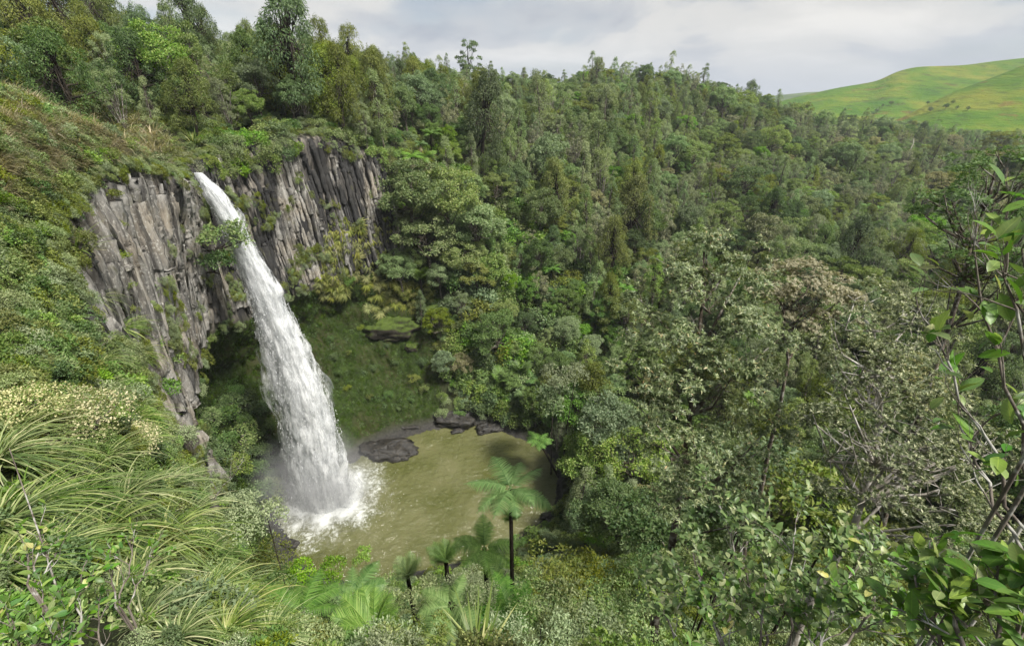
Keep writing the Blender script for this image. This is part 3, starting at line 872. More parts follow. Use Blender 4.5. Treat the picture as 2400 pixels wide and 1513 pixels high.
F_RHO = np.hypot(F_CEN[:, 0] - PC[0], F_CEN[:, 1] - PC[1])

# ------------------------------------------------------------------ pasture hills and the far ridge
def hill_strip(name, label, line, base_z, depth0, mat, back=.25, rows=26, seed=3, rough=6.0):
    """a hill whose skyline follows pixels of the photograph at a given distance, with a real front and back slope"""
    px = np.array([a for a, b in line], float); py = np.array([b for a, b in line], float)
    n = 90
    xs = np.linspace(px[0], px[-1], n)
    ys = np.interp(xs, px, py)
    for _ in range(4): ys[1:-1] = .25 * ys[:-2] + .5 * ys[1:-1] + .25 * ys[2:]
    top = np.array([list(at_depth(a, b, depth0)) for a, b in zip(xs, ys)])
    V = np.zeros((n, rows, 3))
    t = np.linspace(0, 1, rows)
    for j, tt in enumerate(t):
        if tt <= .7:              # front slope, from the foot to the crest
            q = tt / .7
            k_ = .62 + .38 * q
            V[:, j, :2] = top[:, :2] * k_
            V[:, j, 2] = base_z + (top[:, 2] - base_z) * (q ** 1.25)
        else:
            q = (tt - .7) / .3
            V[:, j, :2] = top[:, :2] * (1 + back * q)
            V[:, j, 2] = top[:, 2] - (top[:, 2] - base_z) * q ** 1.6 * .9
    f = V.reshape(-1, 3)
    g = fbm(f * np.array([.008, .008, .0]), 4, seed).reshape(n, rows)
    fold = np.interp(t, [0, .12, .6, .7, 1], [.4, 1, .5, 0, .3])
    V[:, :, 2] += g * rough * fold[None]
    i = np.arange(n - 1)[:, None] * rows; j = np.arange(rows - 1)[None]
    q = np.stack([i + j, i + rows + j, i + rows + j + 1, i + j + 1], -1).reshape(-1, 4)
    o = obj(name, mesh_from(name, V.reshape(-1, 3), [q], True), mat)
    tag(o, label, kind='structure')
    return V
k = NT('pasture')
p = k.pos()
c = k.ramp(k.noise(.012, 6, .6, p), [(.36, (.044, .115, .010)), (.5, (.080, .150, .012)), (.64, (.165, .185, .022))])
c = k.mix(k.ramp(k.noise(.028, 7, .62, p, loc=(40, 9, 2)), [(.60, 0.0), (.66, .6)]), c, (.15, .08, .03))
c = k.mix(k.ramp(k.noise(.05, 6, .6, p, mapscale=(1, 1, 7.0)), [(.52, 0.0), (.68, .55)]), c, (.03, .055, .014))
c = k.mix(k.ramp(k.noise(.018, 6, .7, p, mapscale=(1, 1, 3.0), loc=(3, 50, 7)), [(.61, 0.0), (.66, .6)]), c, (.050, .044, .02))
MATS['pasture'] = k.surf(k.bsdf(c, .9, .1, k.bump(k.noise(.08, 6, .65, p, mapscale=(1, 1, 6.0)), 1.0, 6.0)))
k = NT('far_slope')
MATS['far_slope'] = k.surf(k.bsdf(k.ramp(k.noise(.01, 5, .6, k.pos()), [(.4, (.045, .075, .030)), (.65, (.085, .120, .045))]), .9, .1))
HILL_MID = hill_strip('pasture_hill', 'sunlit green pasture hill with bare reddish patches above the forest',
    [(1700, 262), (1800, 246), (1860, 228), (1960, 205), (2060, 188), (2100, 165), (2150, 153), (2260, 150), (2330, 140), (2420, 130), (2700, 96)], 22, 760, MATS['pasture'], seed=5, rough=13)
HILL_NEAR = hill_strip('grazed_spur', 'shaded green spur in front of the pasture hill',
    [(1990, 330), (2060, 300), (2140, 262), (2230, 216), (2320, 182), (2420, 142), (2700, 60)], 20, 520, MATS['pasture'], seed=9, rough=7)
hill_strip('far_ridge', 'hazy blue green ridge far beyond the valley', [(1500, 262), (1640, 240), (1780, 226), (1830, 222), (1900, 214), (1990, 214), (2100, 230), (2400, 250)], 10, 1500, MATS['far_slope'], seed=15, rough=10)
# ------------------------------------------------------------------ forest on the slopes
fr = np.random.default_rng(77)
def forest_points():
    cand = 74000
    az = np.radians(fr.uniform(-66, 64, cand)); rr = np.sqrt(fr.uniform(55 ** 2, 620 ** 2, cand))
    # more tries close by
    m2 = 30000
    az = np.concatenate([az, np.radians(fr.uniform(-66, 64, m2))]); rr = np.concatenate([rr, np.sqrt(fr.uniform(45 ** 2, 230 ** 2, m2))])
    X = np.sin(az) * rr; Y = np.cos(az) * rr
    rho = np.hypot(X - PC[0], Y - PC[1]); phi = np.degrees(np.arctan2(X - PC[0], Y - PC[1])) % 360
    keep = np.ones(len(X), bool)
    # the gorge itself, the cliffs and the near left plateau are planted separately
    edge = np.interp(phi, [0, 10, 30, 60, 100, 130, 150, 184, 200, 240, 262, 275, 290, 310, 335, 345, 360],
                     [22, 21, 21, 24, 28, 27, 60, 75, 75, 62, 46, 40, 34, 36, 38, 34, 22])
    keep &= rho > edge
    keep &= ~((phi > 120) & (phi < 262) & (rho < 75))
    X, Y, rr, rho, phi = X[keep], Y[keep], rr[keep], rho[keep], phi[keep]
    out = []; grid = {}
    cs = 4.0
    for i in range(len(X)):
        sp = np.interp(rr[i], [60, 110, 200, 350, 600], [3.4, 4.0, 5.2, 6.6, 8.5]) * (0.85 + .3 * fr.random())
        cx, cy_ = int(X[i] // cs), int(Y[i] // cs)
        k_ = int(sp // cs) + 1; ok = True
        for a in range(cx - k_, cx + k_ + 1):
            for b in range(cy_ - k_, cy_ + k_ + 1):
                for (qx, qy) in grid.get((a, b), ()):
                    if (qx - X[i]) ** 2 + (qy - Y[i]) ** 2 < sp * sp: ok = False; break
                if not ok: break
            if not ok: break
        if ok:
            grid.setdefault((cx, cy_), []).append((X[i], Y[i])); out.append((X[i], Y[i], rr[i], rho[i], phi[i]))
    return np.array(out)
FP = forest_points()
fz = np.array([ground(x, y) for x, y in FP[:, :2]])
# drop what the camera cannot see
keep = []
for i, (x, y, r_, rho, phi) in enumerate(FP):
    tops = np.array([[x, y, fz[i] + 9.5]]); u, v, d = project(tops)
    if not (-1300 < u[0] < 3500 and -260 < v[0] < 1500 and d[0] > 1): continue
    dv = Vector(tops[0]) - Vector((0, 0, CAM_Z)); L_ = dv.length
    h = BVH.ray_cast(Vector((0, 0, CAM_Z)), dv / L_, L_ - 3)
    if h[0] is None: keep.append(i)
FP = FP[keep]; fz = fz[keep]
fu, fv, fd = project(np.stack([FP[:, 0], FP[:, 1], fz + 4], 1))
order = np.argsort(FP[:, 2])
N_OBJ = 640
GROUPS = {'back': 'trees on the plateau behind the waterfall', 'hill': 'trees of the forested hillside', 'gorge': 'trees on the slope beside the pool', 'valley': 'trees of the valley forest'}
NAMES = {'round': ('forest_tree', 'round crowned'), 'broad': ('spreading_tree', 'flat topped spreading'), 'slender': ('slender_tree', 'narrow upright grey green'), 'podocarp': ('conifer_tree', 'dense olive cone shaped'),
         'kanuka': ('kanuka_tree', 'airy pale stemmed grey green'), 'bright': ('leafy_tree', 'small bright green'), 'tan': ('tawny_tree', 'tawny pale leaved'), 'tree_fern': ('tree_fern', 'green tree fern')}
WHERE = {'back': 'above the cliffs behind the waterfall', 'hill': 'on the forested hillside behind the gorge', 'gorge': 'on the green slope right behind the pool', 'valley': 'in the valley forest below the pasture hills'}
MIX = {'back': dict(podocarp=.27, slender=.2, kanuka=.2, round=.18, broad=.05, tree_fern=.06, bright=.04),
       'hill': dict(round=.24, slender=.25, broad=.09, podocarp=.11, kanuka=.18, bright=.07, tan=.012, tree_fern=.04),
       'gorge': dict(round=.30, bright=.26, broad=.10, slender=.10, kanuka=.08, tree_fern=.12, tan=.02, podocarp=.02),
       'valley': dict(round=.24, broad=.14, kanuka=.24, slender=.2, tan=.035, bright=.06, podocarp=.07, tree_fern=.05)}
TONE = {'leaf_round': 'mid green', 'leaf_dark': 'dark green', 'leaf_blue': 'blue green', 'leaf_olive': 'olive', 'leaf_grey': 'grey green', 'leaf_lichen': 'pale lichen grey', 'leaf_bright': 'bright green', 'leaf_tan': 'tawny'}
FORM = {'round': 'round crowned tree', 'broad': 'flat topped tree', 'slender': 'narrow upright tree', 'podocarp': 'cone shaped conifer', 'kanuka': 'airy pale stemmed tree', 'bright': 'leafy tree', 'tan': 'spreading tree'}
MARKS = [(60, 60, 'in the top left corner'), (200, 120, 'left of the rust olive conifer'), (380, 80, 'above the stand of tree ferns'), (540, 120, 'beside the bleached dead tree'), (690, 150, 'beside the tallest conifer'),
         (830, 180, 'above the rear cliff'), (820, 100, 'on the skyline by the tallest conifer'), (960, 160, 'left of the lone skyline tree'), (1000, 300, 'above the right end of the rear cliff'), (1100, 190, 'just below the lone skyline tree'),
         (1120, 300, 'by the grey leafless tree'), (1250, 170, 'on the saddle of the ridge'), (1440, 170, 'on the crest of the ridge'), (1620, 210, 'on the ridge right of its crest'), (1770, 250, 'at the foot of the ridge'),
         (1200, 420, 'on the slope above the bright green patch'), (1350, 330, 'high on the middle slope'), (1400, 460, 'low on the middle slope'), (1550, 330, 'on the slope under the ridge'), (1600, 450, 'above the long leaved tree'),
         (1800, 350, 'left of the leaning pale trunk'), (1820, 470, 'by the short forked trunk'), (1980, 300, 'right below the pasture hill'), (2120, 320, 'behind the broken white trunk'), (2100, 440, 'in front of the broken white trunk'), (2330, 320, 'at the right edge below the spur'),
         (2050, 560, 'behind the lichen tree'), (1850, 570, 'above the tawny crowned tree'), (2300, 520, 'behind the gnarled tree'), (1000, 450, 'beside the rear cliff'), (1010, 620, 'over the mossy wall'), (1150, 620, 'right of the mossy wall'),
         (1250, 540, 'halfway up the slope behind the pool'), (1380, 640, 'left of the long leaved tree'), (1300, 800, 'low on the slope behind the pool'), (1150, 820, 'above the drooping palm'), (1400, 900, 'at the back right of the pool')]
def describe(kk, vr, s, u, v, z_):
    m = min(MARKS, key=lambda q: (q[0] - u) ** 2 + (q[1] - v) ** 2)[2]
    size = 'small ' if s < .88 else 'big ' if s > 1.18 else ''
    if kk == 'tree_fern': return '%stree fern %s' % (size, m)
    return '%s%s %s %s' % (size, TONE[TREE_KINDS[kk]['mats'][vr]], FORM[kk], m)
def zone_of(u, v, r_, rho, phi):
    if phi > 262 and phi < 350: return 'back'
    if rho < 62 and (phi > 350 or phi < 110): return 'gorge'
    return 'valley' if 33 < phi < 140 else 'hill'
SIZE = {'round': 1, 'broad': 1, 'slender': .95, 'podocarp': 1, 'kanuka': 1.05, 'bright': 1, 'tan': 1, 'tree_fern': 1.25}
st_pts, st_sc, st_eu, st_ix = [], [], [], []
st_kinds = [k_ for k_ in PROTO if k_ in TREE_KINDS or k_ == 'tree_fern']
st_meshes = [joined('far_%s_%d' % (k_, i), [m for m in pr if m is not None]) for k_ in st_kinds for i, pr in enumerate(PROTO[k_])]
st_base = {}; _n = 0
for k_ in st_kinds: st_base[k_] = _n; _n += len(PROTO[k_])
clump_n = fbm(np.stack([FP[:, 0] * .02, FP[:, 1] * .02, np.zeros(len(FP))], 1), 3, 5)
rank = -1
for i in order:
    framed = -60 < fu[i] < 2460 and -40 < fv[i] < 1500
    rank += int(framed)
    x, y, r_, rho, phi = FP[i]
    z_ = zone_of(fu[i], fv[i], r_, rho, phi)
    mixd = MIX[z_]
    kk = fr.choice(list(mixd), p=np.array(list(mixd.values())) / sum(mixd.values()))
    s = SIZE[kk] * float(np.clip(fr.lognormal(.06, .24), .7, 1.9))
    if z_ == 'gorge': s *= .8 if kk not in ('tree_fern',) else .9
    elif z_ == 'back': s *= .72
    elif z_ == 'valley': s *= .9
    if r_ > 300: s *= 1.12
    if 90 < rho < 230 and (phi > 345 or phi < 12): s *= .72
    if kk == 'podocarp' and r_ > 170: s *= .75
    z0 = fz[i] - .3
    tall = fr.uniform(1.0, 1.3)
    if framed and rank < N_OBJ:
        nm, adj = NAMES[kk]
        vr = int(fr.integers(len(PROTO[kk])))
        put(kk, nm, describe(kk, vr, s, fu[i], fv[i], z_), 'tree' if kk != 'tree_fern' else 'tree fern', (x, y, z0), (s, s, s * tall), var=vr, group='%s, %s' % (GROUPS[z_], nm.replace('_', ' ')),
            tilt=(fr.normal() * .05, fr.normal() * .05))
    else:
        st_pts.append((x, y, z0)); st_sc.append(s); st_eu.append((fr.normal() * .05, fr.normal() * .05, fr.uniform(0, 6.28)))
        st_ix.append(st_base[kk] + fr.integers(len(PROTO[kk])))
scatter_stuff('far_forest', 'distant forest canopy covering the hillside and the valley', 'forest', st_meshes, st_pts, st_sc, st_eu, st_ix)
print('FOREST', len(FP), 'stuff', len(st_pts))

# ------------------------------------------------------------------ undergrowth over the ground
under_kinds = ['small_leaved', 'grey_shrub', 'bright_shrub', 'olive_shrub', 'dark_shrub', 'blue_shrub']
um = [PROTO[k_][i][1] for k_ in under_kinds for i in range(2)]
dist = np.linalg.norm(F_CEN - np.array([0, 0, CAM_Z]), axis=1)
wgt = F_AREA * (F_VIS * 1.0 + (F_NEARBY & ~F_VIS) * .8) * (F_ROCK < .25) * (F_MOSS < .4) * (F_SHORE < .4) * (dist < 330) * (dist > 3.2) / np.clip(dist, 25, 400) ** 1.1
pts, nrm, fi = ground_samples(21000, 41, wgt)
sc_ = np.interp(np.linalg.norm(pts - np.array([0, 0, CAM_Z]), axis=1), [3, 6, 25, 80, 200], [.25, .42, .8, 1.3, 2.1]) * fr.uniform(.6, 1.3, len(pts))
scatter_stuff('undergrowth', 'mixed shrubs and saplings covering the slopes', 'undergrowth', um, pts - nrm * .15, sc_, normal_euler(nrm, fr.uniform(0, 6.28, len(pts)), .55), fr.choice(len(um), len(pts), p=np.repeat([.3, .2, .12, .14, .14, .1], 2) / 2))
# ------------------------------------------------------------------ pool
FALL_BASE = np.array([-34.3, 60.0])
nx, ny = 230, 200
gx, gy = np.meshgrid(np.linspace(-48, 14, nx), np.linspace(42, 90, ny), indexing='ij')
gp = np.stack([gx.ravel(), gy.ravel(), np.zeros(nx * ny)], 1)
dx_, dy_ = gp[:, 0] - FALL_BASE[0], gp[:, 1] - FALL_BASE[1]
rd = np.hypot(dx_, dy_); th = np.arctan2(dy_, dx_)
w1 = fbm(np.stack([rd * .8 + fbm(gp * .35, 2, 64) * 2.2, th * 5.0, rd * .05], 1) + 3, 3, 61)
w2 = fbm(gp * np.array([.9, 1.5, 1]), 3, 67)
w3 = fbm(gp * np.array([2.2, 3.4, 1]), 2, 69)
gz = (w1 * .11 + w2 * .10 + w3 * .13) * np.interp(rd, [0, 8, 20, 45], [1.8, 1.4, 1.0, .7])
gp[:, 2] = gz
ang_n = fbm(np.stack([np.cos(th) * 1.6, np.sin(th) * 1.6, rd * .08], 1), 3, 71)
foam = 1 - sstep(4.5, 11.5, np.hypot(dx_ - 2.2, dy_) + ang_n * 3.6 + fbm(gp * .7, 3, 73) * 3.2)
gp[:, 2] += foam * .12
i = np.arange(nx - 1)[:, None] * ny; j = np.arange(ny - 1)[None]
q = np.stack([i + j, i + ny + j, i + ny + j + 1, i + j + 1], -1).reshape(-1, 4)
k = NT('pool_water')
p = k.pos()
foamf = k.attr('foam')
lace = k.ramp(k.noise(1.6, 6, .68, p, dist=.8), [(.46, 0.0), (.60, 1.0)])
ff = k.math('MULTIPLY', foamf, k.math('MAXIMUM', lace, k.math('POWER', foamf, 3.0)), clamp=True)
wcol = k.ramp(k.noise(.12, 3, .5, p), [(.35, (.074, .080, .021)), (.65, (.122, .122, .052))])
c = k.mix(ff, wcol, (.80, .82, .80))
rg = k.math('MULTIPLY_ADD', ff, .6, .10)
bmp = k.bump(k.noise(3.4, 4, .6, p, mapscale=(1, 1.5, 1)), .9, .2)
MATS['pool_water'] = k.surf(k.bsdf(c, rg, .5, bmp, IOR=1.6))
pool = obj('pool_water', mesh_from('pool_water', gp, [q], True, {'foam': foam}), MATS['pool_water'])
tag(pool, 'olive brown plunge pool rippling away from the waterfall', kind='structure')

# ------------------------------------------------------------------ waterfall
EDGE = np.array([(405, 455, 474), (425, 462, 496), (445, 470, 520), (480, 488, 548), (520, 507, 575), (560, 526, 596), (600, 545, 615), (700, 575, 672), (800, 598, 728),
                 (900, 622, 770), (1000, 643, 806), (1100, 656, 832), (1180, 668, 852)], float)
rows = 150
yy = np.linspace(EDGE[0, 0], EDGE[-1, 0], rows)
LFT = np.array([list(ray(np.interp(y, EDGE[:, 0], EDGE[:, 1]), y)) for y in yy]); RGT = np.array([list(ray(np.interp(y, EDGE[:, 0], EDGE[:, 2]), y)) for y in yy])
PLANE_Y = 60.2
LFT = LFT * (PLANE_Y / LFT[:, 1])[:, None] + np.array([0, 0, CAM_Z]); RGT = RGT * (PLANE_Y / RGT[:, 1])[:, None] + np.array([0, 0, CAM_Z])
CEN = (LFT + RGT) / 2; HW = np.abs(RGT[:, 0] - LFT[:, 0]) / 2 * np.interp(yy, [400, 600, 1180], [1.0, .95, .9])
CEN[:, 2] = np.maximum(CEN[:, 2], -.3)
fallk = NT('falling_water')
def fall_mat(name, cover):
    k = NT(name)
    uv = k.n('ShaderNodeAttribute'); uv.attribute_name = 'flow'; uv.attribute_type = 'GEOMETRY'
    v = uv.outputs['Vector']
    st = k.noise(1.0, 6, .65, v, mapscale=(6.0, 1.7, 1))
    cl = k.noise(1.0, 6, .68, v, mapscale=(3.0, 1.3, 1), loc=(3, 7, 1), dist=.8)
    fine = k.noise(1.0, 3, .7, v, mapscale=(30, 7, 1))
    a = k.math('ADD', k.math('ADD', k.math('MULTIPLY', st, .45), k.math('MULTIPLY', cl, .4)), k.math('MULTIPLY', fine, .15))
    al = k.ramp(a, [(cover - .07, 0.0), (cover + .07, 1.0)])
    col = k.ramp(a, [(.4, (.76, .78, .80)), (.6, (.92, .93, .93))])
    b = k.bsdf(col, .6, .2, k.bump(a, .6, .4))
    t = k.n('ShaderNodeBsdfTranslucent'); k.put(t.inputs[0], (.70, .73, .75))
    m1 = k.n('ShaderNodeMixShader'); m1.inputs[0].default_value = .35
    k.t.links.new(b, m1.inputs[1]); k.t.links.new(t.outputs[0], m1.inputs[2])
    tr = k.n('ShaderNodeBsdfTransparent')
    m2 = k.n('ShaderNodeMixShader'); k.put(m2.inputs[0], al)
    k.t.links.new(tr.outputs[0], m2.inputs[1]); k.t.links.new(m1.outputs[0], m2.inputs[2])
    return k.surf(m2.outputs[0])
bpy.data.materials.remove(fallk.m)
wf = thing('waterfall', 'tall white waterfall plunging from the cliff lip into the pool', 'waterfall', (float(CEN[0, 0]), PLANE_Y, 0))
def fall_shell(scale, cover, seed, amp):
    nc = 56
    an = np.linspace(0, 2 * np.pi, nc, endpoint=False)
    V = np.zeros((rows, nc, 3)); UV = np.zeros((rows, nc, 3))
    zz = CEN[:, 2]
    arc = np.sqrt(np.maximum(zz[0] - zz, 0)) * 1.6            # water stretches as it falls
    for c_ in range(nc):
        ca, sa = np.cos(an[c_]), np.sin(an[c_])
        nn = fbm(np.stack([np.full(rows, ca * 2.2 + seed), np.full(rows, sa * 2.2), arc * 1.1], 1), 4, seed)
        rr_ = scale * (1 + amp * nn)
        V[:, c_, 0] = CEN[:, 0] + HW * rr_ * ca
        V[:, c_, 1] = CEN[:, 1] + (HW * .62) * rr_ * sa
        V[:, c_, 2] = zz
        UV[:, c_] = np.stack([np.full(rows, ca * 1.0 + seed), arc + sa * .6, np.full(rows, sa)], 1)
    V -= np.array([float(CEN[0, 0]), PLANE_Y, 0])
    i = np.arange(rows - 1)[:, None] * nc; j = np.arange(nc)[None]; j2 = (j + 1) % nc
    q = np.stack([i + j, i + j2, i + nc + j2, i + nc + j], -1).reshape(-1, 4)
    me = mesh_from('water_sheet', V.reshape(-1, 3), [q], True)
    a = me.attributes.new('flow', 'FLOAT_VECTOR', 'POINT'); a.data.foreach_set('vector', UV.reshape(-1, 3).astype(np.float32).ravel())
    return obj('water_sheet', me, fall_mat('falling_water', cover), wf)
for sc_, cv, sd_, am in ((.42, .25, 2, .25), (.55, .37, 5, .32), (.68, .45, 8, .36), (.80, .51, 12, .42), (.92, .56, 15, .5)):
    fall_shell(sc_, cv, sd_, am)['kind'] = 'stuff'
k = NT('spray')
k.put
MATS['spray'] = k.surf(k.bsdf((.76, .78, .79), .7, .1))
wr = np.random.default_rng(91)
def tufts(name, n, pos, length, width, up):
    mb = MB()
    M = frames(np.array([[0, 0, -1.0]]) + wr.normal(size=(n, 3)) * up, wr.normal(size=(n, 3))) * (length * wr.uniform(.5, 1.4, n))[:, None, None]
    M[:, :, 0] *= width
    mb.inst(*leaf_diamond(1.0, .1), pos - np.array([float(CEN[0, 0]), PLANE_Y, 0]), M)
    o = obj(name, mb.mesh(name), MATS['spray'], wf); o['kind'] = 'stuff'
    return o
n = 15000
t_ = wr.uniform(0, 1, n) ** .8; ri = np.minimum((t_ * (rows - 1)).astype(int), rows - 1)
a_ = wr.uniform(0, 6.283, n); rr_ = np.sqrt(wr.uniform(.3, .85, n))
pos = CEN[ri] + np.stack([np.cos(a_) * HW[ri] * rr_, np.sin(a_) * HW[ri] * .62 * rr_, np.zeros(n)], 1) + wr.normal(size=(n, 3)) * .12
tufts('spray', n, pos, .12 + .26 * t_, .2, .25)
n = 15000                          # splash thrown up round the foot
a_ = wr.uniform(0, 6.283, n); q_ = np.abs(wr.normal(size=n)) * 3.6 + 1.5; h_ = np.abs(wr.normal(size=n)) * np.interp(q_, [0, 4, 9, 14], [3.6, 2.4, .7, .1])
pos = np.stack([FALL_BASE[0] + 1.6 + np.cos(a_) * q_ * 1.2, FALL_BASE[1] + np.sin(a_) * q_ * .95, h_], 1)
tufts('splash', n, pos, np.full(n, .095), .6, 1.0)

# drifting mist at the foot
k = NT('mist')
sp = k.coord('Object')
ln = k.n('ShaderNodeVectorMath', operation='LENGTH'); k.put(ln.inputs[0], sp)
fall_off = k.ramp(ln.outputs['Value'], [(.12, 1.0), (.98, 0.0)], 'EASE')
nz = k.ramp(k.noise(3.0, 4, .6, sp), [(.32, 0.0), (.72, 1.0)])
den = k.math('MULTIPLY', k.math('MULTIPLY', fall_off, nz), .22)
pv = k.n('ShaderNodeVolumePrincipled'); pv.inputs['Color'].default_value = (.93, .95, .97, 1); k.put(pv.inputs['Density'], den)
k.t.links.new(pv.outputs[0], k.out.inputs['Volume'])
MATS['mist'] = k.m
bm_v, bm_f = [], []
def ellipsoid(nu=24, nv=14):
    u = np.linspace(0, 2 * np.pi, nu, endpoint=False); v = np.linspace(-np.pi / 2, np.pi / 2, nv)
    P = np.stack([np.cos(v)[:, None] * np.cos(u)[None], np.cos(v)[:, None] * np.sin(u)[None], np.broadcast_to(np.sin(v)[:, None], (nv, nu))], -1).reshape(-1, 3)
    i = np.arange(nv - 1)[:, None] * nu; j = np.arange(nu)[None]; j2 = (j + 1) % nu
    return P, np.stack([i + j, i + j2, i + nu + j2, i + nu + j], -1).reshape(-1, 4)
P_, Q_ = ellipsoid()
mist = obj('mist', mesh_from('mist', P_, [Q_]), MATS['mist'], None, (FALL_BASE[0] + 1.5, FALL_BASE[1] - 1.5, 4.5), None, (12.5, 10.5, 13.0))
tag(mist, 'white mist drifting round the foot of the waterfall', 'mist', kind='stuff')

# ------------------------------------------------------------------ basalt columns on the cliffs
cr = np.random.default_rng(33)
def prism(seed):
    r = np.random.default_rng(seed)
    ns, nr_ = 7, 9
    an = np.arange(ns) * 2 * np.pi / ns + r.normal(size=ns) * .18
    base = np.stack([np.cos(an), np.sin(an)], 1) * r.uniform(.82, 1.12, ns)[:, None]
    V = []
    for z in np.linspace(0, 1, nr_):
        V.append(np.column_stack([base * r.uniform(.8, 1.1) + r.normal(size=2) * .08 + r.normal(size=(ns, 2)) * .09, np.full(ns, z) + r.normal(size=ns) * .012 + (base[:, 0] * .02 if z in (0, 1) else 0)]))
    V = np.concatenate(V)
    i = np.arange(nr_ - 1)[:, None] * ns; j = np.arange(ns)[None]; j2 = (j + 1) % ns
    q = np.stack([i + j, i + j2, i + ns + j2, i + ns + j], -1).reshape(-1, 4)
    return mesh_from('basalt_column', V, [q, np.arange(ns)[::-1][None].copy(), (np.arange(ns) + (nr_ - 1) * ns)[None]])
_an = np.arange(5) * 2 * np.pi / 5
PRISM_RAW = (np.concatenate([np.column_stack([np.cos(_an) * s_, np.sin(_an) * s_, np.full(5, z_)]) for z_, s_ in ((0, .95), (.5, 1.0), (1.0, .92))]), [np.array([[i + 5 * l, (i + 1) % 5 + 5 * l, (i + 1) % 5 + 5 * l + 5, i + 5 * l + 5] for l in range(2) for i in range(5)]), np.array([[4, 3, 2, 1, 0], [10, 11, 12, 13, 14]])])
PRISMS = [prism(700 + i) for i in range(14)]; PRISMS_WET = [prism(740 + i) for i in range(14)]
for m_ in PRISMS: m_.materials.append(MATS['basalt'])
for m_ in PRISMS_WET: m_.materials.append(MATS['basalt_wet'])
def wall_point(phi, lev):
    a = np.searchsorted(ANG, phi % 360) % NA
    jj = np.interp(lev, LEVEL, np.arange(NR)); j0 = int(jj); f_ = jj - j0; j1 = min(j0 + 1, NR - 1)
    return TV[a, j0] * (1 - f_) + TV[a, j1] * f_, TN[a, j0]
def cliff(name, label, phi0, phi1, skew, spacing, lo, hi, seg, prisms, embed=-.12):
    root = bpy.data.objects.new(name, None); COL.objects.link(root)
    tag(root, label, kind='structure')
    phi = phi0; c_ = 0
    while phi < phi1:
        pm, _ = wall_point(phi, 5.5)
        wdt = spacing * cr.uniform(.6, 1.5)
        phi += math.degrees(wdt / max(8.0, math.hypot(pm[0] - PC[0], pm[1] - PC[1])))
        e0 = cr.uniform(lo - .05, lo + .10); e1 = cr.uniform(hi - .12, hi + .05)
        cuts = np.sort(np.concatenate([[e0, e1], e0 + (e1 - e0) * (np.arange(1, seg) / seg + cr.normal(size=seg - 1) * .10)]))
        off0 = cr.normal() * .14
        for a, b in zip(cuts[:-1], cuts[1:]):
            if cr.random() < .06: continue
            sh = lambda l_: phi + skew * (hi - l_)
            pa, na = wall_point(sh(a), a); pb, nb = wall_point(sh(b), b)
            nn = na + nb; nn[2] = 0; nn /= np.linalg.norm(nn) + 1e-9
            off = off0 * .5 + cr.normal() * .09 - embed
            pa = pa + nn * off + cr.normal(size=3) * .04; pb = pb + nn * off + cr.normal(size=3) * .04
            d = Vector(pb - pa); ln_ = d.length
            if ln_ < .4: continue
            o = obj('basalt_column', prisms[cr.integers(14)], None, root)
            qd = d.to_track_quat('Z', 'Y') @ Matrix.Rotation(cr.uniform(0, 6.28), 3, 'Z').to_quaternion()
            o.rotation_mode = 'QUATERNION'; o.rotation_quaternion = qd
            rad = wdt * cr.uniform(.58, .74)
            o.location = pa; o.scale = (rad, rad * cr.uniform(.7, 1.0), ln_ * cr.uniform(1.0, 1.06))
            c_ += 1
    # splinters too small to tell apart
    sv, sq = PRISM_RAW
    n_ = 140; pos_, mats_ = [], []
    for i_ in range(n_):
        f0 = cr.uniform(phi0, phi1); l0 = cr.uniform(lo, hi - .08); l1 = l0 + cr.uniform(.06, .26)
        pa, na = wall_point(f0 + skew * (hi - l0), l0); pb, nb = wall_point(f0 + skew * (hi - l1), l1)
        nn = na + nb; nn[2] = 0; nn /= np.linalg.norm(nn) + 1e-9
        d = pb - pa; ln_ = np.linalg.norm(d)
        if ln_ < .2: continue
        F_ = frames(d[None], nn[None])[0]; w_ = cr.uniform(.10, .22)
        mats_.append(np.stack([F_[:, 0] * w_, F_[:, 2] * w_, F_[:, 1] * ln_], 1)); pos_.append(pa + nn * (cr.uniform(.25, .5)))
    mb_ = MB(); mb_.inst(sv, sq, np.array(pos_), np.array(mats_))
    ms_ = mb_.mesh('splinters'); ms_.materials.append(prisms[0].materials[0])
    so_ = obj('splinters', ms_, None, root); so_['kind'] = 'stuff'
cliff('near_cliff', 'grey and buff columnar basalt cliff left of the waterfall', 190, 262, 0.0, .78, 4.98, 6.04, 6, PRISMS)
cliff('rear_cliff', 'dark streaked columnar basalt cliff behind the waterfall', 268, 341, 5.0, .76, 4.98, 6.02, 6, PRISMS_WET)
# ------------------------------------------------------------------ plants placed one by one
hr = np.random.default_rng(2024)
def cam_depth(p): return project(np.array([list(p)]))[2][0]
def stand(px, py, depth=None):
    """foot of a plant: the ground seen at a pixel, or the ground below the point at that depth"""
    if depth is None:
        h, n = hit(px, py)
        return np.array(h) if h is not None else None
    q = at_depth(px, py, depth)
    return np.array([q.x, q.y, ground(q.x, q.y, q.z + .5)])

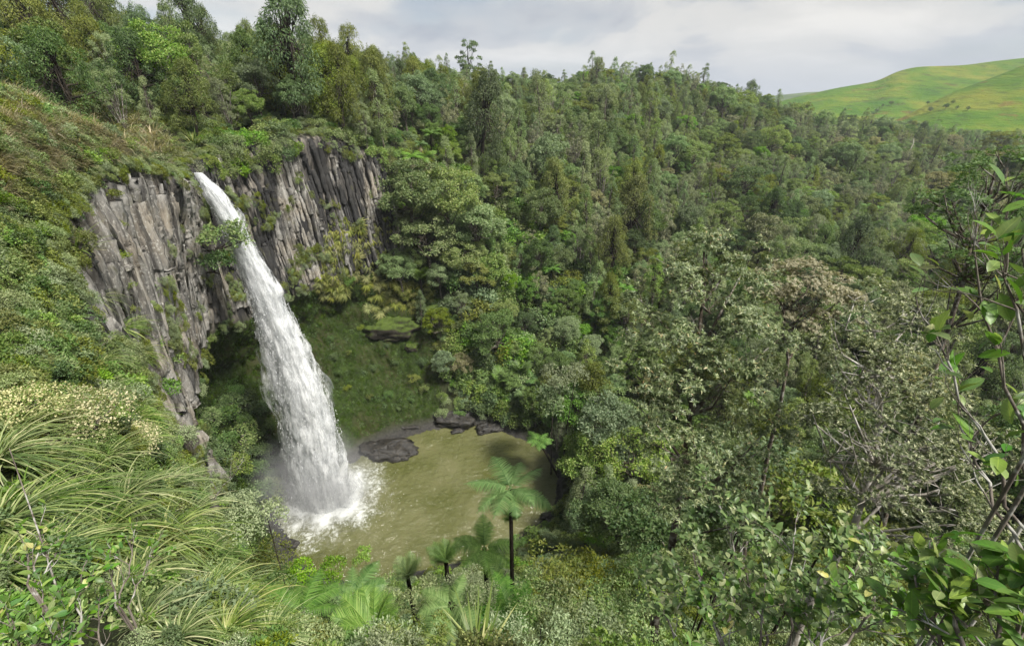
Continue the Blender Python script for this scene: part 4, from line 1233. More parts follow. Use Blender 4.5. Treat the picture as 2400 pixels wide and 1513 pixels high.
def bush(px, py, depth, rad_px, kind, name, label, cat='shrub', group=None, var=None, squash=1.0, stem_mat='bark_dark'):
    """crown of a shrub kind centred at a pixel and depth, on a stem that reaches the ground"""
    q = at_depth(px, py, depth); rad = rad_px * depth / F_PX
    gz_ = ground(q.x, q.y, q.z + .3)
    gz_ = min(gz_, q.z - .2)
    e = thing(name, label, cat, (q.x, q.y, gz_), group=group)
    pr = PROTO[kind][hr.integers(len(PROTO[kind])) if var is None else var]
    h_ = q.z - gz_
    cz = h_ - .45 * rad * squash
    c = obj('crown', pr[1], None, e, (0, 0, cz), (0, 0, hr.uniform(0, 6.28)), (rad, rad, rad * squash)); c['kind'] = 'stuff'
    mb = MB()
    for s_ in range(3 if h_ < 2.5 * rad else 1):
        a_ = hr.uniform(0, 6.28); t_ = np.array([np.cos(a_) * .35 * rad, np.sin(a_) * .35 * rad, cz + .35 * rad])
        b_ = np.array([np.cos(a_) * .06, np.sin(a_) * .06, -.3])
        mb.tube(np.array([b_, b_ * .5 + t_ * .5 + hr.normal(size=3) * .08 * rad, t_]), np.array([.035, .026, .012]) * max(rad, .6), 5)
    obj('trunk', mb.mesh('bush_trunk', True), MATS[stem_mat], e)
    return e

def in_poly(poly, n):
    poly = np.array(poly, float); lo, hi_ = poly.min(0), poly.max(0); out = []
    while len(out) < n:
        p = hr.uniform(lo, hi_)
        c = False; j = len(poly) - 1
        for i in range(len(poly)):
            if (poly[i, 1] > p[1]) != (poly[j, 1] > p[1]) and p[0] < (poly[j, 0] - poly[i, 0]) * (p[1] - poly[i, 1]) / (poly[j, 1] - poly[i, 1] + 1e-9) + poly[i, 0]: c = not c
            j = i
        if c: out.append(p)
    return np.array(out)
def spread(poly, n, gap):
    """points in a polygon of the picture, kept apart"""
    out = []
    for p in in_poly(poly, n * 12):
        if all((p[0] - q[0]) ** 2 + (p[1] - q[1]) ** 2 > gap * gap for q in out): out.append(p)
        if len(out) >= n: break
    return out
ADJ = {'small_leaved': 'small leaved green shrub', 'grey_shrub': 'grey green shrub', 'bright_shrub': 'bright green shrub', 'olive_shrub': 'olive shrub', 'dark_shrub': 'dark green shrub', 'blue_shrub': 'blue green shrub',
       'brown_shrub': 'brown withered shrub', 'lichen_shrub': 'pale lichen covered shrub', 'tan_shrub': 'straw coloured shrub'}
def patch(poly, n, gap, rad_px, kinds, where, group, lift=.3):
    ks = list(kinds); ws = np.array([kinds[x] for x in ks], float); ws /= ws.sum()
    for p in spread(poly, n, gap):
        h, nn = hit(*p)
        if h is None: continue
        dp = cam_depth(h); sz_ = hr.uniform(.65, 1.35); s = rad_px * sz_ * dp / F_PX
        sw = 'small ' if sz_ < .85 else 'large ' if sz_ > 1.15 else ''
        kk = hr.choice(ks, p=ws)
        nv = (Vector(nn) * .6 + Vector((0, 0, .4))).normalized()
        if nv.z < 0: nv = Vector((nv.x, nv.y, .2)).normalized()
        eu = nv.to_track_quat('Z', 'Y').to_euler()
        e = put(kk, kk if kk.endswith('shrub') else 'small_leaved_shrub', '%s%s %s' % (sw if 'small' not in ADJ[kk] else sw.replace('small', 'low'), ADJ[kk], where), 'shrub', np.array(h) - np.array(nn) * .1 * s, s, 0, None, '%s, %s' % (group, ADJ[kk]))
        e.rotation_euler = (eu.x, eu.y, eu.z)

# --- plateau slope left of the fall: weathered low scrub
patch([(0, 190), (130, 200), (300, 270), (440, 370), (455, 400), (300, 390), (130, 440), (0, 560)], 110, 24, 22,
      dict(grey_shrub=.28, small_leaved=.12, tan_shrub=.28, olive_shrub=.08, lichen_shrub=.12, brown_shrub=.12), 'on the slope left above the waterfall lip', 'low scrub on the slope above the lip')
patch([(0, 520), (120, 430), (110, 560), (130, 700), (220, 800), (300, 900), (300, 960), (200, 880), (0, 900)], 70, 30, 40,
      dict(small_leaved=.35, olive_shrub=.2, grey_shrub=.15, dark_shrub=.15, bright_shrub=.15), 'at the foot of the left cliff', 'shrubs below the left cliff')
PROTO['dry_grass'] = []
for i in range(3):
    m_ = sedge_mesh('dry_grass', 595 + i, 90, 1.0, .04, (.1, 0), 1.45, 4, sag=1.2)
    m_.materials.append(MATS['leaf_dry' if i == 0 else 'leaf_tan']); PROTO['dry_grass'].append(m_)
_dp = []
for p in spread([(0, 190), (130, 200), (300, 275), (440, 370), (300, 385), (130, 420), (0, 520)], 520, 8):
    h, nn = hit(*p)
    if h is not None: _dp.append((*(np.array(h) + [0, 0, .25]), hr.uniform(28, 50) * cam_depth(h) / F_PX))
_dp = np.array(_dp)
scatter_stuff('dry_grass', 'straw coloured grass through the scrub above the waterfall lip', 'grass', PROTO['dry_grass'], _dp[:, :3], _dp[:, 3], np.stack([np.zeros(len(_dp)), np.zeros(len(_dp)), hr.uniform(0, 6.28, len(_dp))], 1), hr.choice(3, len(_dp)))
# --- rim of the cliffs
patch([(455, 330), (560, 330), (690, 300), (700, 350), (600, 400), (500, 410)], 34, 22, 30,
      dict(small_leaved=.3, bright_shrub=.2, dark_shrub=.2, grey_shrub=.2, olive_shrub=.1), 'on the rim beside the waterfall lip', 'shrubs along the cliff rim')
patch([(700, 290), (860, 300), (920, 380), (905, 410), (850, 345), (760, 320)], 22, 24, 26,
      dict(small_leaved=.4, dark_shrub=.3, olive_shrub=.3), 'hanging over the rim of the rear cliff', 'shrubs over the rear cliff')
patch([(250, 375), (450, 370), (460, 388), (270, 395)], 20, 18, 17, dict(grey_shrub=.5, small_leaved=.3, tan_shrub=.2), 'along the top of the left cliff', 'shrubs along the left cliff top')
# --- green strip that hangs down the left cliff, and growth in the undercut
for i, (px, py) in enumerate([(262, 470), (268, 540), (275, 610), (290, 680), (305, 740), (325, 800)]):
    h, nn = hit(px, py)
    if h is None: continue
    put('olive_shrub', 'olive_shrub', 'olive shrub in the green strip down the left cliff', 'shrub', np.array(h), 26 * cam_depth(h) / F_PX, group='shrubs in the cliff strip')
patch([(455, 980), (560, 900), (640, 1000), (640, 1150), (560, 1190), (470, 1100)], 26, 34, 36, dict(dark_shrub=.7, small_leaved=.3), 'in the shade under the left cliff', 'shrubs under the left cliff')

# --- the tree over the fall
def cliff_bush(root_px, px, py, rad_px, kind, name, label, squash=1.1, cat='shrub'):
    """a bush rooted in the cliff at one pixel that leans out to another"""
    h, nn = hit(*root_px); d = cam_depth(h)
    c = np.array(at_depth(px, py, d * .985)); rad = rad_px * d / F_PX
    e = thing(name, label, cat, np.array(h))
    o = obj('crown', PROTO[kind][0][1], None, e, c - np.array(h) - [0, 0, .45 * rad * squash], (0, 0, 1.0), (rad, rad, rad * squash)); o['kind'] = 'stuff'
    mb = MB(); v = c - np.array(h)
    for j in range(3):
        w = v + hr.normal(size=3) * .3 * rad
        mb.tube(np.array([-np.array(nn) * .4, v * .5 + [0, 0, -.25 * rad], w]), np.array([.05, .04, .015]) * rad, 5)
    obj('trunk', mb.mesh('cliff_bush_trunk', True), MATS['bark_dark'], e)
cliff_bush((478, 590), 528, 555, 60, 'small_leaved', 'overhanging_tree', 'bushy green tree leaning out in front of the waterfall near its top', 1.2, 'tree')
cliff_bush((478, 640), 520, 615, 42, 'dark_shrub', 'overhanging_shrub', 'dark green shrub just below the tree that leans over the waterfall', 1.2)
# --- rear wall: yellow green hanging grass, creepers
k_ = 0
HANG = []
for i in range(3):
    m_ = sedge_mesh('hanging_grass', 580 + i, 120, 1.7, .10, (0, 0), .7, 5, sag=2.3)
    m_.materials.append(MATS['cliff_tuft']); HANG.append(m_)
PROTO['hanging'] = HANG
def hang_patch(poly, n, gap, len_px, where, group):
    for p in spread(poly, n, gap):
        h, nn = hit(*p)
        if h is None: continue
        dp = cam_depth(h)
        e = put('hanging', 'hanging_grass', 'yellow green grass tuft %s' % where, 'grass tuft', np.array(h) + np.array(nn) * .05, len_px * hr.uniform(.7, 1.3) * dp / F_PX / 1.7, group=group)
        nv = (Vector(nn) * .8 + Vector((0, 0, .35))).normalized(); eu = nv.to_track_quat('Z', 'Y').to_euler(); e.rotation_euler = eu
hang_patch([(770, 520), (835, 510), (860, 560), (840, 640), (800, 700), (745, 690), (745, 600)], 80, 10, 24, 'draped down the foot of the rear cliff', 'grass tufts draped on the rear cliff')
hang_patch([(870, 540), (910, 500), (930, 640), (900, 740), (860, 730), (850, 620)], 40, 15, 20, 'on the dark gully beside the rear cliff', 'grass tufts in the dark gully')
hang_patch([(880, 660), (1030, 660), (1020, 700), (960, 730), (890, 720)], 44, 13, 18, 'along the brow of the mossy wall', 'grass tufts on the mossy brow')
hang_patch([(1020, 730), (1080, 760), (1100, 900), (1230, 930), (1240, 960), (1080, 930), (1020, 860)], 40, 16, 18, 'right of the mossy wall above the pool', 'grass tufts beside the mossy wall')

# --- slope right behind the pool: dense leafy growth
patch([(1040, 420), (1160, 380), (1320, 480), (1440, 560), (1440, 760), (1380, 860), (1290, 900), (1200, 960), (1050, 900), (1030, 760), (1060, 640)], 130, 26, 38,
      dict(bright_shrub=.34, small_leaved=.28, blue_shrub=.16, olive_shrub=.12, dark_shrub=.1), 'on the steep green slope behind the pool', 'shrubs on the steep slope behind the pool')
patch([(1100, 900), (1260, 930), (1290, 1000), (1210, 985), (1120, 960)], 20, 24, 30, dict(dark_shrub=.5, small_leaved=.5), 'at the back edge of the pool', 'shrubs at the back edge of the pool')

# big bushy trees right of the rear cliff
def tree_at(kind, px, py, depth, top_px, name, label, var=0, cat='tree', wide=1.0, rotz=None):
    """a tree whose foot is the ground below a pixel at a depth and whose top reaches row top_px"""
    b = stand(px, py, depth)
    t_ = at_depth(px, top_px, depth)
    Hh = max(1.0, t_.z - b[2]); H0 = TREE_KINDS[kind]['H']
    s = Hh / H0
    return put(kind, name, label, cat, b, (s * wide, s * wide, s), rotz, var)
for i, (px, py, tp, kd, wd, lb) in enumerate([(965, 560, 385, 'round', 1.0, 'big rounded olive tree touching the right end of the rear cliff'), (1050, 570, 375, 'round', 1.0, 'tallest rounded olive tree right of the rear cliff'),
        (1120, 620, 480, 'round', 1.05, 'rounded pale olive tree on the outer side of the group by the rear cliff'), (1010, 640, 500, 'round', 1.1, 'lower rounded tree in front of the tallest one by the rear cliff'), (1085, 660, 560, 'round', 1.1, 'lowest rounded tree of the group by the rear cliff'),
        (1110, 500, 420, 'kanuka', 1.2, 'feathery olive tree behind the rounded trees by the rear cliff'), (945, 685, 590, 'round', 1.0, 'blue green rounded tree above the mossy brow')]):
    h, _ = hit(px, py)
    if h is None: continue
    d_ = cam_depth(h); Hh = min(17.0, (py - tp) * d_ / F_PX / .95)
    s_ = Hh / TREE_KINDS[kd]['H']
    e = put(kd, 'bushy_tree', lb, 'tree', np.array(h) - [0, 0, .4], (s_ * wd, s_ * wd, s_), None, 0 if i not in (2, 6) else 2)
# trees that stand out on the plateau and skyline
def big(kind, px, py, top, name, label, var=0, wide=1.0, depth=None, cat='tree'):
    h, _ = hit(px, py)
    if h is None and depth is None: return
    d = depth or cam_depth(h)
    b = np.array(h) if h is not None else stand(px, py, d)
    t_ = at_depth(px, top, d); s = max(2.0, t_.z - b[2]) / TREE_KINDS[kind]['H']
    return put(kind, name, label, cat, b - [0, 0, .3], (s * wide, s * wide, s), None, var)
big('podocarp', 700, 285, -10, 'tall_conifer', 'tallest dark green conifer above the rear cliff, its top at the frame edge', 2, 1.0)
big('podocarp', 640, 270, 70, 'tall_conifer', 'broad olive conifer just left of the tallest one above the cliff', 0, 1.15)
big('podocarp', 770, 290, 110, 'tall_conifer', 'olive conifer right of the tallest one at the cliff edge', 1, 1.1)
big('podocarp', 475, 190, -20, 'tall_conifer', 'dark conifer cut by the top of the frame above the tree ferns', 2, .9)
big('podocarp', 280, 225, 55, 'tall_conifer', 'rust olive conifer on the plateau at the upper left', 0, 1.0)
big('podocarp', 985, 250, 140, 'tall_conifer', 'dark pointed conifer on the hillside above the rear cliff', 1, 1.1)
big('kanuka', 120, 190, 30, 'grey_stemmed_tree', 'grey tree with many bare rising stems at the upper left', 0, 1.3)
big('slender', 560, 220, 110, 'grey_tree', 'pale grey green tree beside the bleached dead tree', 0, 1.2)
# the lone emergent on the skyline
tm, cm = tree_mesh('skyline_tree', 'emergent', 4100, 13.0, .42, 1.2)
h, _ = hit(1100, 185); dpt = cam_depth(h) if h is not None else 240
b_ = stand(1098, 175, dpt * .98)
t_ = at_depth(1098, 100, dpt * .98)
e = thing('skyline_tree', 'lone tall tufted tree standing above the skyline', 'tree', b_, (0, 0, .6), (t_.z - b_[2]) / 13.0)
obj('trunk', tm, MATS['bark_dark'], e); c_ = obj('crown', cm, MATS['leaf_dark'], e); c_['kind'] = 'stuff'

# dead and bleached trees
def dead_tree(px, py, top_px, top_py, name, label, depth=None, forks=9, rad=.02, mat='bark_pale', spread_=.35, seed=1, foot=None):
    r = np.random.default_rng(seed)
    h, _ = hit(px, py)
    d = depth or cam_depth(h)
    b = stand(px, py, d) if depth else np.array(h)
    if foot is not None: b = np.array(foot)
    t_ = np.array(at_depth(top_px, top_py, d)); v = t_ - b; Hh = np.linalg.norm(v)
    mb = MB()
    kk = np.linspace(0, 1, 7)[:, None]
    line = v * kk + r.normal(size=(7, 3)) * .02 * Hh * np.sin(kk * 3.14)
    mb.tube(line, np.linspace(1, .25, 7) * rad * Hh, 7)
    e = thing(name, label, 'dead tree', b)
    obj('trunk', mb.mesh('snag', True), MATS[mat], e)
    for i in range(forks):
        q = r.uniform(.45, 1.0); a = line[0] * 0 + v * q
        dr = unit(1, r)[0]; dr[2] = abs(dr[2]) * .8 + .2
        L_ = Hh * spread_ * r.uniform(.5, 1.1) * (1.2 - .5 * q)
        m2 = MB(); P1 = a + dr * L_ * .5 + r.normal(size=3) * .05 * L_; P2 = a + dr * L_ + np.array([0, 0, .15 * L_])
        m2.tube(np.array([a, P1, P2]), np.array([.45, .3, .1]) * rad * Hh * (1.15 - .7 * q), 5)
        for z in range(3):
            o_ = P1 + (P2 - P1) * r.random(); m2.tube(np.array([o_, o_ + unit(1, r)[0] * L_ * .3 + [0, 0, .1 * L_]]), np.array([.16, .06]) * rad * Hh, 4)
        obj('branch', m2.mesh('snag_branch', True), MATS[mat], e)
    return e
dead_tree(560, 262, 525, 185, 'dead_tree', 'bleached white dead tree with a forked top above the rear cliff', None, 10, .018, seed=3)
dead_tree(2122, 396, 2141, 325, 'broken_trunk', 'tall bare broken white trunk standing out of the valley forest', None, 4, .03, spread_=.08, seed=4)
dead_tree(1916, 345, 1935, 300, 'leaning_trunk', 'leaning pale trunk with a dark tufted crown in the valley forest', None, 7, .03, spread_=.4, seed=5)
dead_tree(1110, 320, 1112, 250, 'dead_tree', 'grey leafless tree on the slope above the rear cliff', None, 16, .012, spread_=.5, seed=6)
dead_tree(1815, 425, 1822, 385, 'pale_trunk', 'short pale forked trunk halfway down the valley forest', None, 6, .03, spread_=.4, seed=7)

# tree ferns and palms
PROTO['big_fern'] = []
for i in range(3):
    tm, cm, dm_ = fern_mesh('big_fern', 620 + i, 1.0, 2.0, 14, 34, .085, (.05, .75), (.7, 1.25), 0, .28, .042)
    cm.materials.append(MATS['leaf_fern_pale' if i != 1 else 'leaf_fern']); PROTO['big_fern'].append(cm)
PROTO['near_palm'] = []
for i in range(3):
    tm, cm = palm_mesh('near_palm', 640 + i, 1.0, 2.0, 16, 46)
    cm.materials.append(MATS['leaf_palm']); PROTO['near_palm'].append(cm)
def slope_depth(px, py):
    h, _ = hit(px, py)
    return cam_depth(h) * .985
def crowned(kind, px, py, depth, len_px, name, label, cat, lean=(0, 0), rad=.09, foot=None, var=None, tilt=0.0):
    """fern or palm: crown at a pixel and depth, its trunk down to the ground"""
    q = at_depth(px, py, depth)
    fx, fy = q.x + lean[0], q.y + lean[1]
    gz_ = min(ground(fx, fy, q.z), q.z - .4)
    e = thing(name, label, cat, (fx, fy, gz_))
    cm = PROTO[kind][hr.integers(len(PROTO[kind])) if var is None else var]
    s = len_px * depth / F_PX / 2.0
    c = obj('fronds', cm, None, e, (q.x - fx, q.y - fy, q.z - gz_ - s), (tilt, 0, hr.uniform(0, 6.28)), s); c['kind'] = 'stuff'
    mb = MB(); k__ = np.linspace(0, 1, 9)[:, None]
    mb.tube(np.array([0, 0, -.4]) * (1 - k__) + np.array([q.x - fx, q.y - fy, q.z - gz_]) * k__ + np.array([[.06, .04, 0]]) * np.sin(k__ * 3.1), np.linspace(1.3, 1, 9) * rad, 9)
    obj('trunk', mb.mesh('fern_trunk', True), MATS['bark_dark'], e)
    return e
crowned('big_fern', 1195, 1145, 15, 108, 'tree_fern', 'large pale green tree fern on a black trunk in front of the pool', 'tree fern', var=0, rad=.055)
crowned('big_fern', 1262, 1032, 84, 40, 'tree_fern', 'dark tree fern leaning out over the right edge of the pool', 'tree fern', (4.0, -1.0), .16, var=1)
crowned('big_fern', 1135, 1285, 19, 85, 'tree_fern', 'low green tree fern left below the large one', 'tree fern', var=1)
crowned('near_palm', 1199, 1218, 17.5, 34, 'palm', 'small dark palm behind the trunk of the large tree fern', 'palm', rad=.05)
crowned('near_palm', 1045, 1318, 27, 58, 'palm', 'dark upright palm at the near edge of the pool', 'palm', rad=.13)
crowned('near_palm', 955, 1350, 30, 56, 'palm', 'yellow green palm left of the dark palm at the pool edge', 'palm', rad=.13)
crowned('near_palm', 880, 1485, 12, 120, 'palm', 'large deep green palm crown at the bottom edge of the picture', 'palm', rad=.15, var=1)
crowned('big_fern', 705, 1430, 13, 105, 'tree_fern', 'grey green tree fern right of the tussock slope', 'tree fern', var=0)
crowned('big_fern', 830, 1395, 17, 95, 'tree_fern', 'grey green tree fern behind the large deep green palm', 'tree fern', var=2)
crowned('big_fern', 1060, 1420, 14, 95, 'tree_fern', 'drooping grey tree fern below the dark palm', 'tree fern', var=0)
crowned('big_fern', 1190, 1430, 14, 95, 'tree_fern', 'tree fern under the yellow green bush', 'tree fern', var=2)
crowned('near_palm', 985, 655, slope_depth(985, 655 + 22), 40, 'palm', 'small yellow green palm above the mossy wall', 'palm', rad=.2, var=0)
crowned('near_palm', 1180, 895, slope_depth(1180, 895 + 22), 46, 'palm', 'drooping palm low on the slope right of the mossy wall', 'palm', rad=.2, var=1)
crowned('near_palm', 1222, 875, slope_depth(1222, 875 + 22), 40, 'palm', 'palm right of the drooping one on the slope behind the pool', 'palm', rad=.2, var=2)
crowned('big_fern', 1262, 890, slope_depth(1262, 890 + 22), 40, 'tree_fern', 'dark tree fern under the slope trees behind the pool', 'tree fern', rad=.2)
crowned('near_palm', 1236, 590, slope_depth(1236, 590 + 22), 30, 'palm', 'small palm with pale hanging leaves on the upper slope behind the pool', 'palm', rad=.2)
crowned('big_fern', 1300, 680, slope_depth(1300, 680 + 22), 40, 'tree_fern', 'bright tree fern among the slope trees behind the pool', 'tree fern', rad=.2, var=1)
crowned('big_fern', 1415, 665, slope_depth(1415, 665 + 22), 46, 'tree_fern', 'bright tree fern beside the large near tree', 'tree fern', rad=.2, var=1)
for i, (px, py) in enumerate([(395, 195), (350, 150), (425, 205), (465, 230), (400, 190), (475, 240)]):
    h, _ = hit(px, py + 35)
    if h is None: continue
    crowned('big_fern', px, py, cam_depth(h) * .99, 34, 'tree_fern', 'tree fern in the stand above the waterfall lip', 'tree fern', rad=.16)['group'] = 'tree ferns above the waterfall lip'

# --- near slope below the camera
SL = 'on the near slope below the pool'
bush(1300, 1330, 13, 75, 'olive_shrub', 'yellow_shrub', 'yellow green bushy shrub at the foot of the large tree fern', squash=.8)
bush(1385, 1345, 13.5, 70, 'olive_shrub', 'yellow_shrub', 'yellow green shrub right of the one at the foot of the large tree fern', squash=.8)
bush(1420, 1335, 14.5, 45, 'blue_shrub', 'blue_shrub', 'pale blue green shrub under the large near tree')
bush(1090, 1370, 15, 60, 'grey_shrub', 'grey_shrub', 'pale grey green shrub below the dark palm')
bush(855, 1300, 40, 26, 'bright_shrub', 'small_tree', 'small round topped tree on the grassy near bank of the pool', 'tree', squash=1.2)
bush(610, 1215, 20, 75, 'grey_shrub', 'grey_shrub', 'grey green bush between the tussocks and the foot of the waterfall', squash=1.1)
bush(560, 1180, 22, 45, 'grey_shrub', 'grey_shrub', 'smaller grey green bush left of the one by the waterfall foot')
bush(640, 1300, 24, 50, 'olive_shrub', 'olive_shrub', 'olive bush at the near left edge of the pool')
bush(770, 1340, 26, 40, 'bright_shrub', 'bright_shrub', 'bright green bush on the near bank left of the small tree')
bush(700, 1345, 25, 40, 'bright_shrub', 'bright_shrub', 'bright green low bush at the near left bank')
for i, (px, py, dp, rp, kd) in enumerate([(1250, 1400, 12, 70, 'small_leaved'), (1340, 1420, 11.5, 75, 'small_leaved'), (1430, 1400, 12, 65, 'small_leaved'), (1480, 1350, 13, 55, 'small_leaved'), (1400, 1480, 10, 80, 'grey_shrub'),
        (1290, 1490, 10, 80, 'grey_shrub'), (1500, 1460, 10, 70, 'small_leaved'), (1180, 1480, 11, 70, 'grey_shrub'), (1130, 1400, 14, 55, 'grey_shrub'), (990, 1400, 17, 60, 'grey_shrub'), (900, 1390, 19, 50, 'small_leaved'),
        (760, 1450, 14, 60, 'dark_shrub'), (640, 1380, 18, 50, 'dark_shrub'), (690, 1480, 11, 55, 'grey_shrub'), (1010, 1480, 12, 60, 'small_leaved'), (1560, 1400, 11, 65, 'small_leaved'), (1540, 1330, 12, 55, 'dark_shrub'), (1600, 1330, 11.5, 60, 'small_leaved')]):
    bush(px, py, dp, rp, kd, kd if kd.endswith('shrub') else 'small_leaved_shrub', '%s in the thicket %s' % (ADJ[kd], SL), group='thicket on the near slope, ' + ADJ[kd])

patch([(300, 1440), (640, 1400), (700, 1530), (280, 1530)], 10, 50, 50, dict(small_leaved=.4, grey_shrub=.35, dark_shrub=.25), 'at the bottom edge below the tussocks', 'low shrubs at the bottom edge')

# right of the pool: dark trees under the near canopy
for i, (px, py, dp, rp, kd, lb) in enumerate([
        (1300, 945, 80, 60, 'blue_shrub', 'grey green tree at the back right of the pool'),
        (1330, 880, 78, 58, 'grey_shrub', 'pale grey tree on a thin trunk at the back right of the pool'), (1520, 1240, 22, 95, 'dark_shrub', 'dark bush below the large near tree'),
        (1700, 1190, 16, 110, 'dark_shrub', 'dark green bush between the large near tree and the lichen tree'), (1650, 1290, 13, 85, 'dark_shrub', 'dark glossy bush behind the leafy near shrub'),
        (1760, 1080, 22, 120, 'dark_shrub', 'shaded bush under the tawny crowned tree'), (1900, 1200, 15, 150, 'small_leaved', 'grey olive bush low behind the lichen tree')]):
    bush(px, py, dp, rp, kd, 'bushy_tree' if 'tree' in lb.split(' ')[:4] else 'bushy_shrub', lb, 'tree' if ' tree' in lb.split(' at ')[0].split(' in ')[0] else 'shrub', squash=.95)

for i, (px, py, tp, kd, vr, lb) in enumerate([(1375, 1150, 1010, 'round', 0, 'dense olive green tree at the right edge of the pool'), (1420, 1080, 900, 'broad', 0, 'spreading grey olive tree above the right edge of the pool'), (1480, 1180, 1010, 'round', 0, 'olive tree half hidden behind the long leaved tree'),
        (1365, 1240, 1135, 'round', 1, 'dark green tree hanging over the right side of the pool'), (1450, 1290, 1120, 'round', 1, 'very dark tree in the shade right of the pool'), (1530, 1290, 1130, 'broad', 2, 'dark spreading tree at the foot of the long leaved tree')]):
    h, _ = hit(px, py)
    if h is None: continue
    d_ = cam_depth(h); s_ = min(15.0, (py - tp) * d_ / F_PX / .85) / TREE_KINDS[kd]['H']
    put(kd, 'bushy_tree', lb, 'tree', np.array(h) - [0, 0, .4], s_, None, vr)
patch([(770, 780), (850, 760), (1000, 850), (1000, 930), (880, 980), (790, 900)], 16, 34, 12, dict(dark_shrub=.6, olive_shrub=.4), 'small on the mossy wall behind the pool', 'low plants on the mossy wall')
# ------------------------------------------------------------------ foreground: tussocks on the left slope
TUSS = [(470, 1440, 170), (540, 1490, 170), (600, 1430, 150), (640, 1500, 150), (430, 1500, 170), (350, 1470, 180), (570, 1390, 150), (235, 720, 90), (290, 790, 100), (320, 850, 95), (245, 870, 110), (365, 915, 80), (60, 880, 90), (290, 940, 110), (385, 970, 90), (40, 1040, 200), (10, 1110, 240), (130, 1120, 200), (300, 1100, 160), (410, 1060, 120),
        (230, 1200, 220), (70, 1260, 240), (350, 1200, 220), (450, 1180, 170), (300, 1290, 250), (180, 1330, 230), (470, 1290, 200), (400, 1380, 220), (520, 1230, 160), (545, 1340, 170), (500, 1420, 180), (560, 1470, 180), (20, 1370, 230), (300, 1420, 200), (130, 1230, 230), (380, 1010, 130)]
ORD = 'topmost second third fourth fifth sixth seventh eighth ninth tenth eleventh twelfth thirteenth fourteenth fifteenth sixteenth seventeenth eighteenth nineteenth twentieth'.split() + ['twenty-' + w_ for w_ in 'first second third fourth fifth sixth seventh eighth ninth'.split()] + ['thirtieth', 'thirty-first', 'thirty-second']
TUSS = sorted([(a - 45 * (a > 60) * (900 < b < 1385) - 25 * (a > 350) * (b < 1385), b, c) for a, b, c in TUSS], key=lambda t: t[1]); n_edge = sum(t[1] < 1000 for t in TUSS)
for i, (px, py, ln_) in enumerate(TUSS):
    h, nn = hit(px, py)
    if h is None: continue
    d = cam_depth(h)
    where = 'on the left cliff edge' if py < 1000 else 'on the near left slope'
    e = put('sedge', 'sedge_tussock', '%s arching sedge tussock from the top %s' % (ORD[i if py < 1000 else i - n_edge], where), 'tussock', np.array(h) - np.array(nn) * .05, ln_ * .72 * d / F_PX / 1.35, hr.normal() * .35, i, 'sedge tussocks ' + where)
    e.location.z += .25 * e.scale[2]
for i, (px, py, ln_, lb) in enumerate([(265, 300, 60, 'grey green flax clump on the slope above the lip'), (460, 345, 50, 'yellow green flax clump beside the waterfall lip'), (180, 600, 90, 'orange tinged sedge clump on the left rock face'),
        (65, 340, 50, 'yellow tufted clump on the far left slope'), (310, 270, 55, 'pale flax clump high on the left slope')]):
    h, nn = hit(px, py)
    if h is None: continue
    put('flax', 'flax_clump', lb, 'flax', np.array(h), ln_ * cam_depth(h) / F_PX / 1.3, None, i)
q = at_depth(1120, 1530, 9.5)
e = put('flax', 'flax_clump', 'yellow striped strap leaved clump at the bottom edge of the picture', 'flax', (q.x, q.y, q.z - .6), 1.0, None, 0)
mb = MB(); mb.tube(np.array([[0, 0, ground(q.x, q.y, q.z) - q.z + .6], [0, 0, .05]]), [.06, .09], 7); obj('stem', mb.mesh('flax_stem', True), MATS['bark_dark'], e)

patch([(0, 900), (200, 880), (420, 1000), (480, 1150), (520, 1300), (560, 1500), (0, 1500)], 26, 70, 50,
      dict(small_leaved=.35, grey_shrub=.25, bright_shrub=.2, olive_shrub=.2), 'between the tussocks on the near left slope', 'low shrubs between the tussocks')

# cream flowered bush
fm = [shrub_mesh('flowering', 760 + i, 1.0, .05, 30, 230, .7, .8) for i in range(2)]
for a_, b_ in fm: a_.materials.append(MATS['twig']); b_.materials.append(MATS['leaf_flower'])
PROTO['flowering'] = fm
for (px, py, rp, lb) in [(70, 960, 105, 'cream flowered bush at the left edge above the tussocks'), (190, 985, 110, 'largest cream flowered bush above the tussocks'), (300, 1030, 75, 'cream flowered bush at the right end of the flowering thicket'), (455, 1160, 34, 'small pale flowered shrub at the edge of the tussock slope')]:
    h, nn = hit(px, py + rp * .4)
    if h is None: continue
    d = cam_depth(h)
    e = put('flowering', 'flowering_bush', lb, 'shrub', np.array(h), rp * d / F_PX, None, None, parts=('stems', 'crown'))
for (px, py, rp, lb) in [(365, 790, 22, 'bright green sapling top beside the cliff tussocks'), (395, 850, 40, 'bright green sapling on the brink of the left cliff'), (390, 910, 34, 'lowest bright green sapling on the left cliff brink')]:
    h, nn = hit(px, py + 20)
    if h is None: continue
    put('bright_shrub', 'sapling', lb, 'sapling', np.array(h), rp * cam_depth(h) / F_PX * 1.1)
dead_tree(505, 1160, 575, 1075, 'bare_shrub', 'bare twiggy shrub reaching out left of the waterfall foot', 12, 14, .010, 'twig', .6, 8, at_depth(500, 1170, 12))

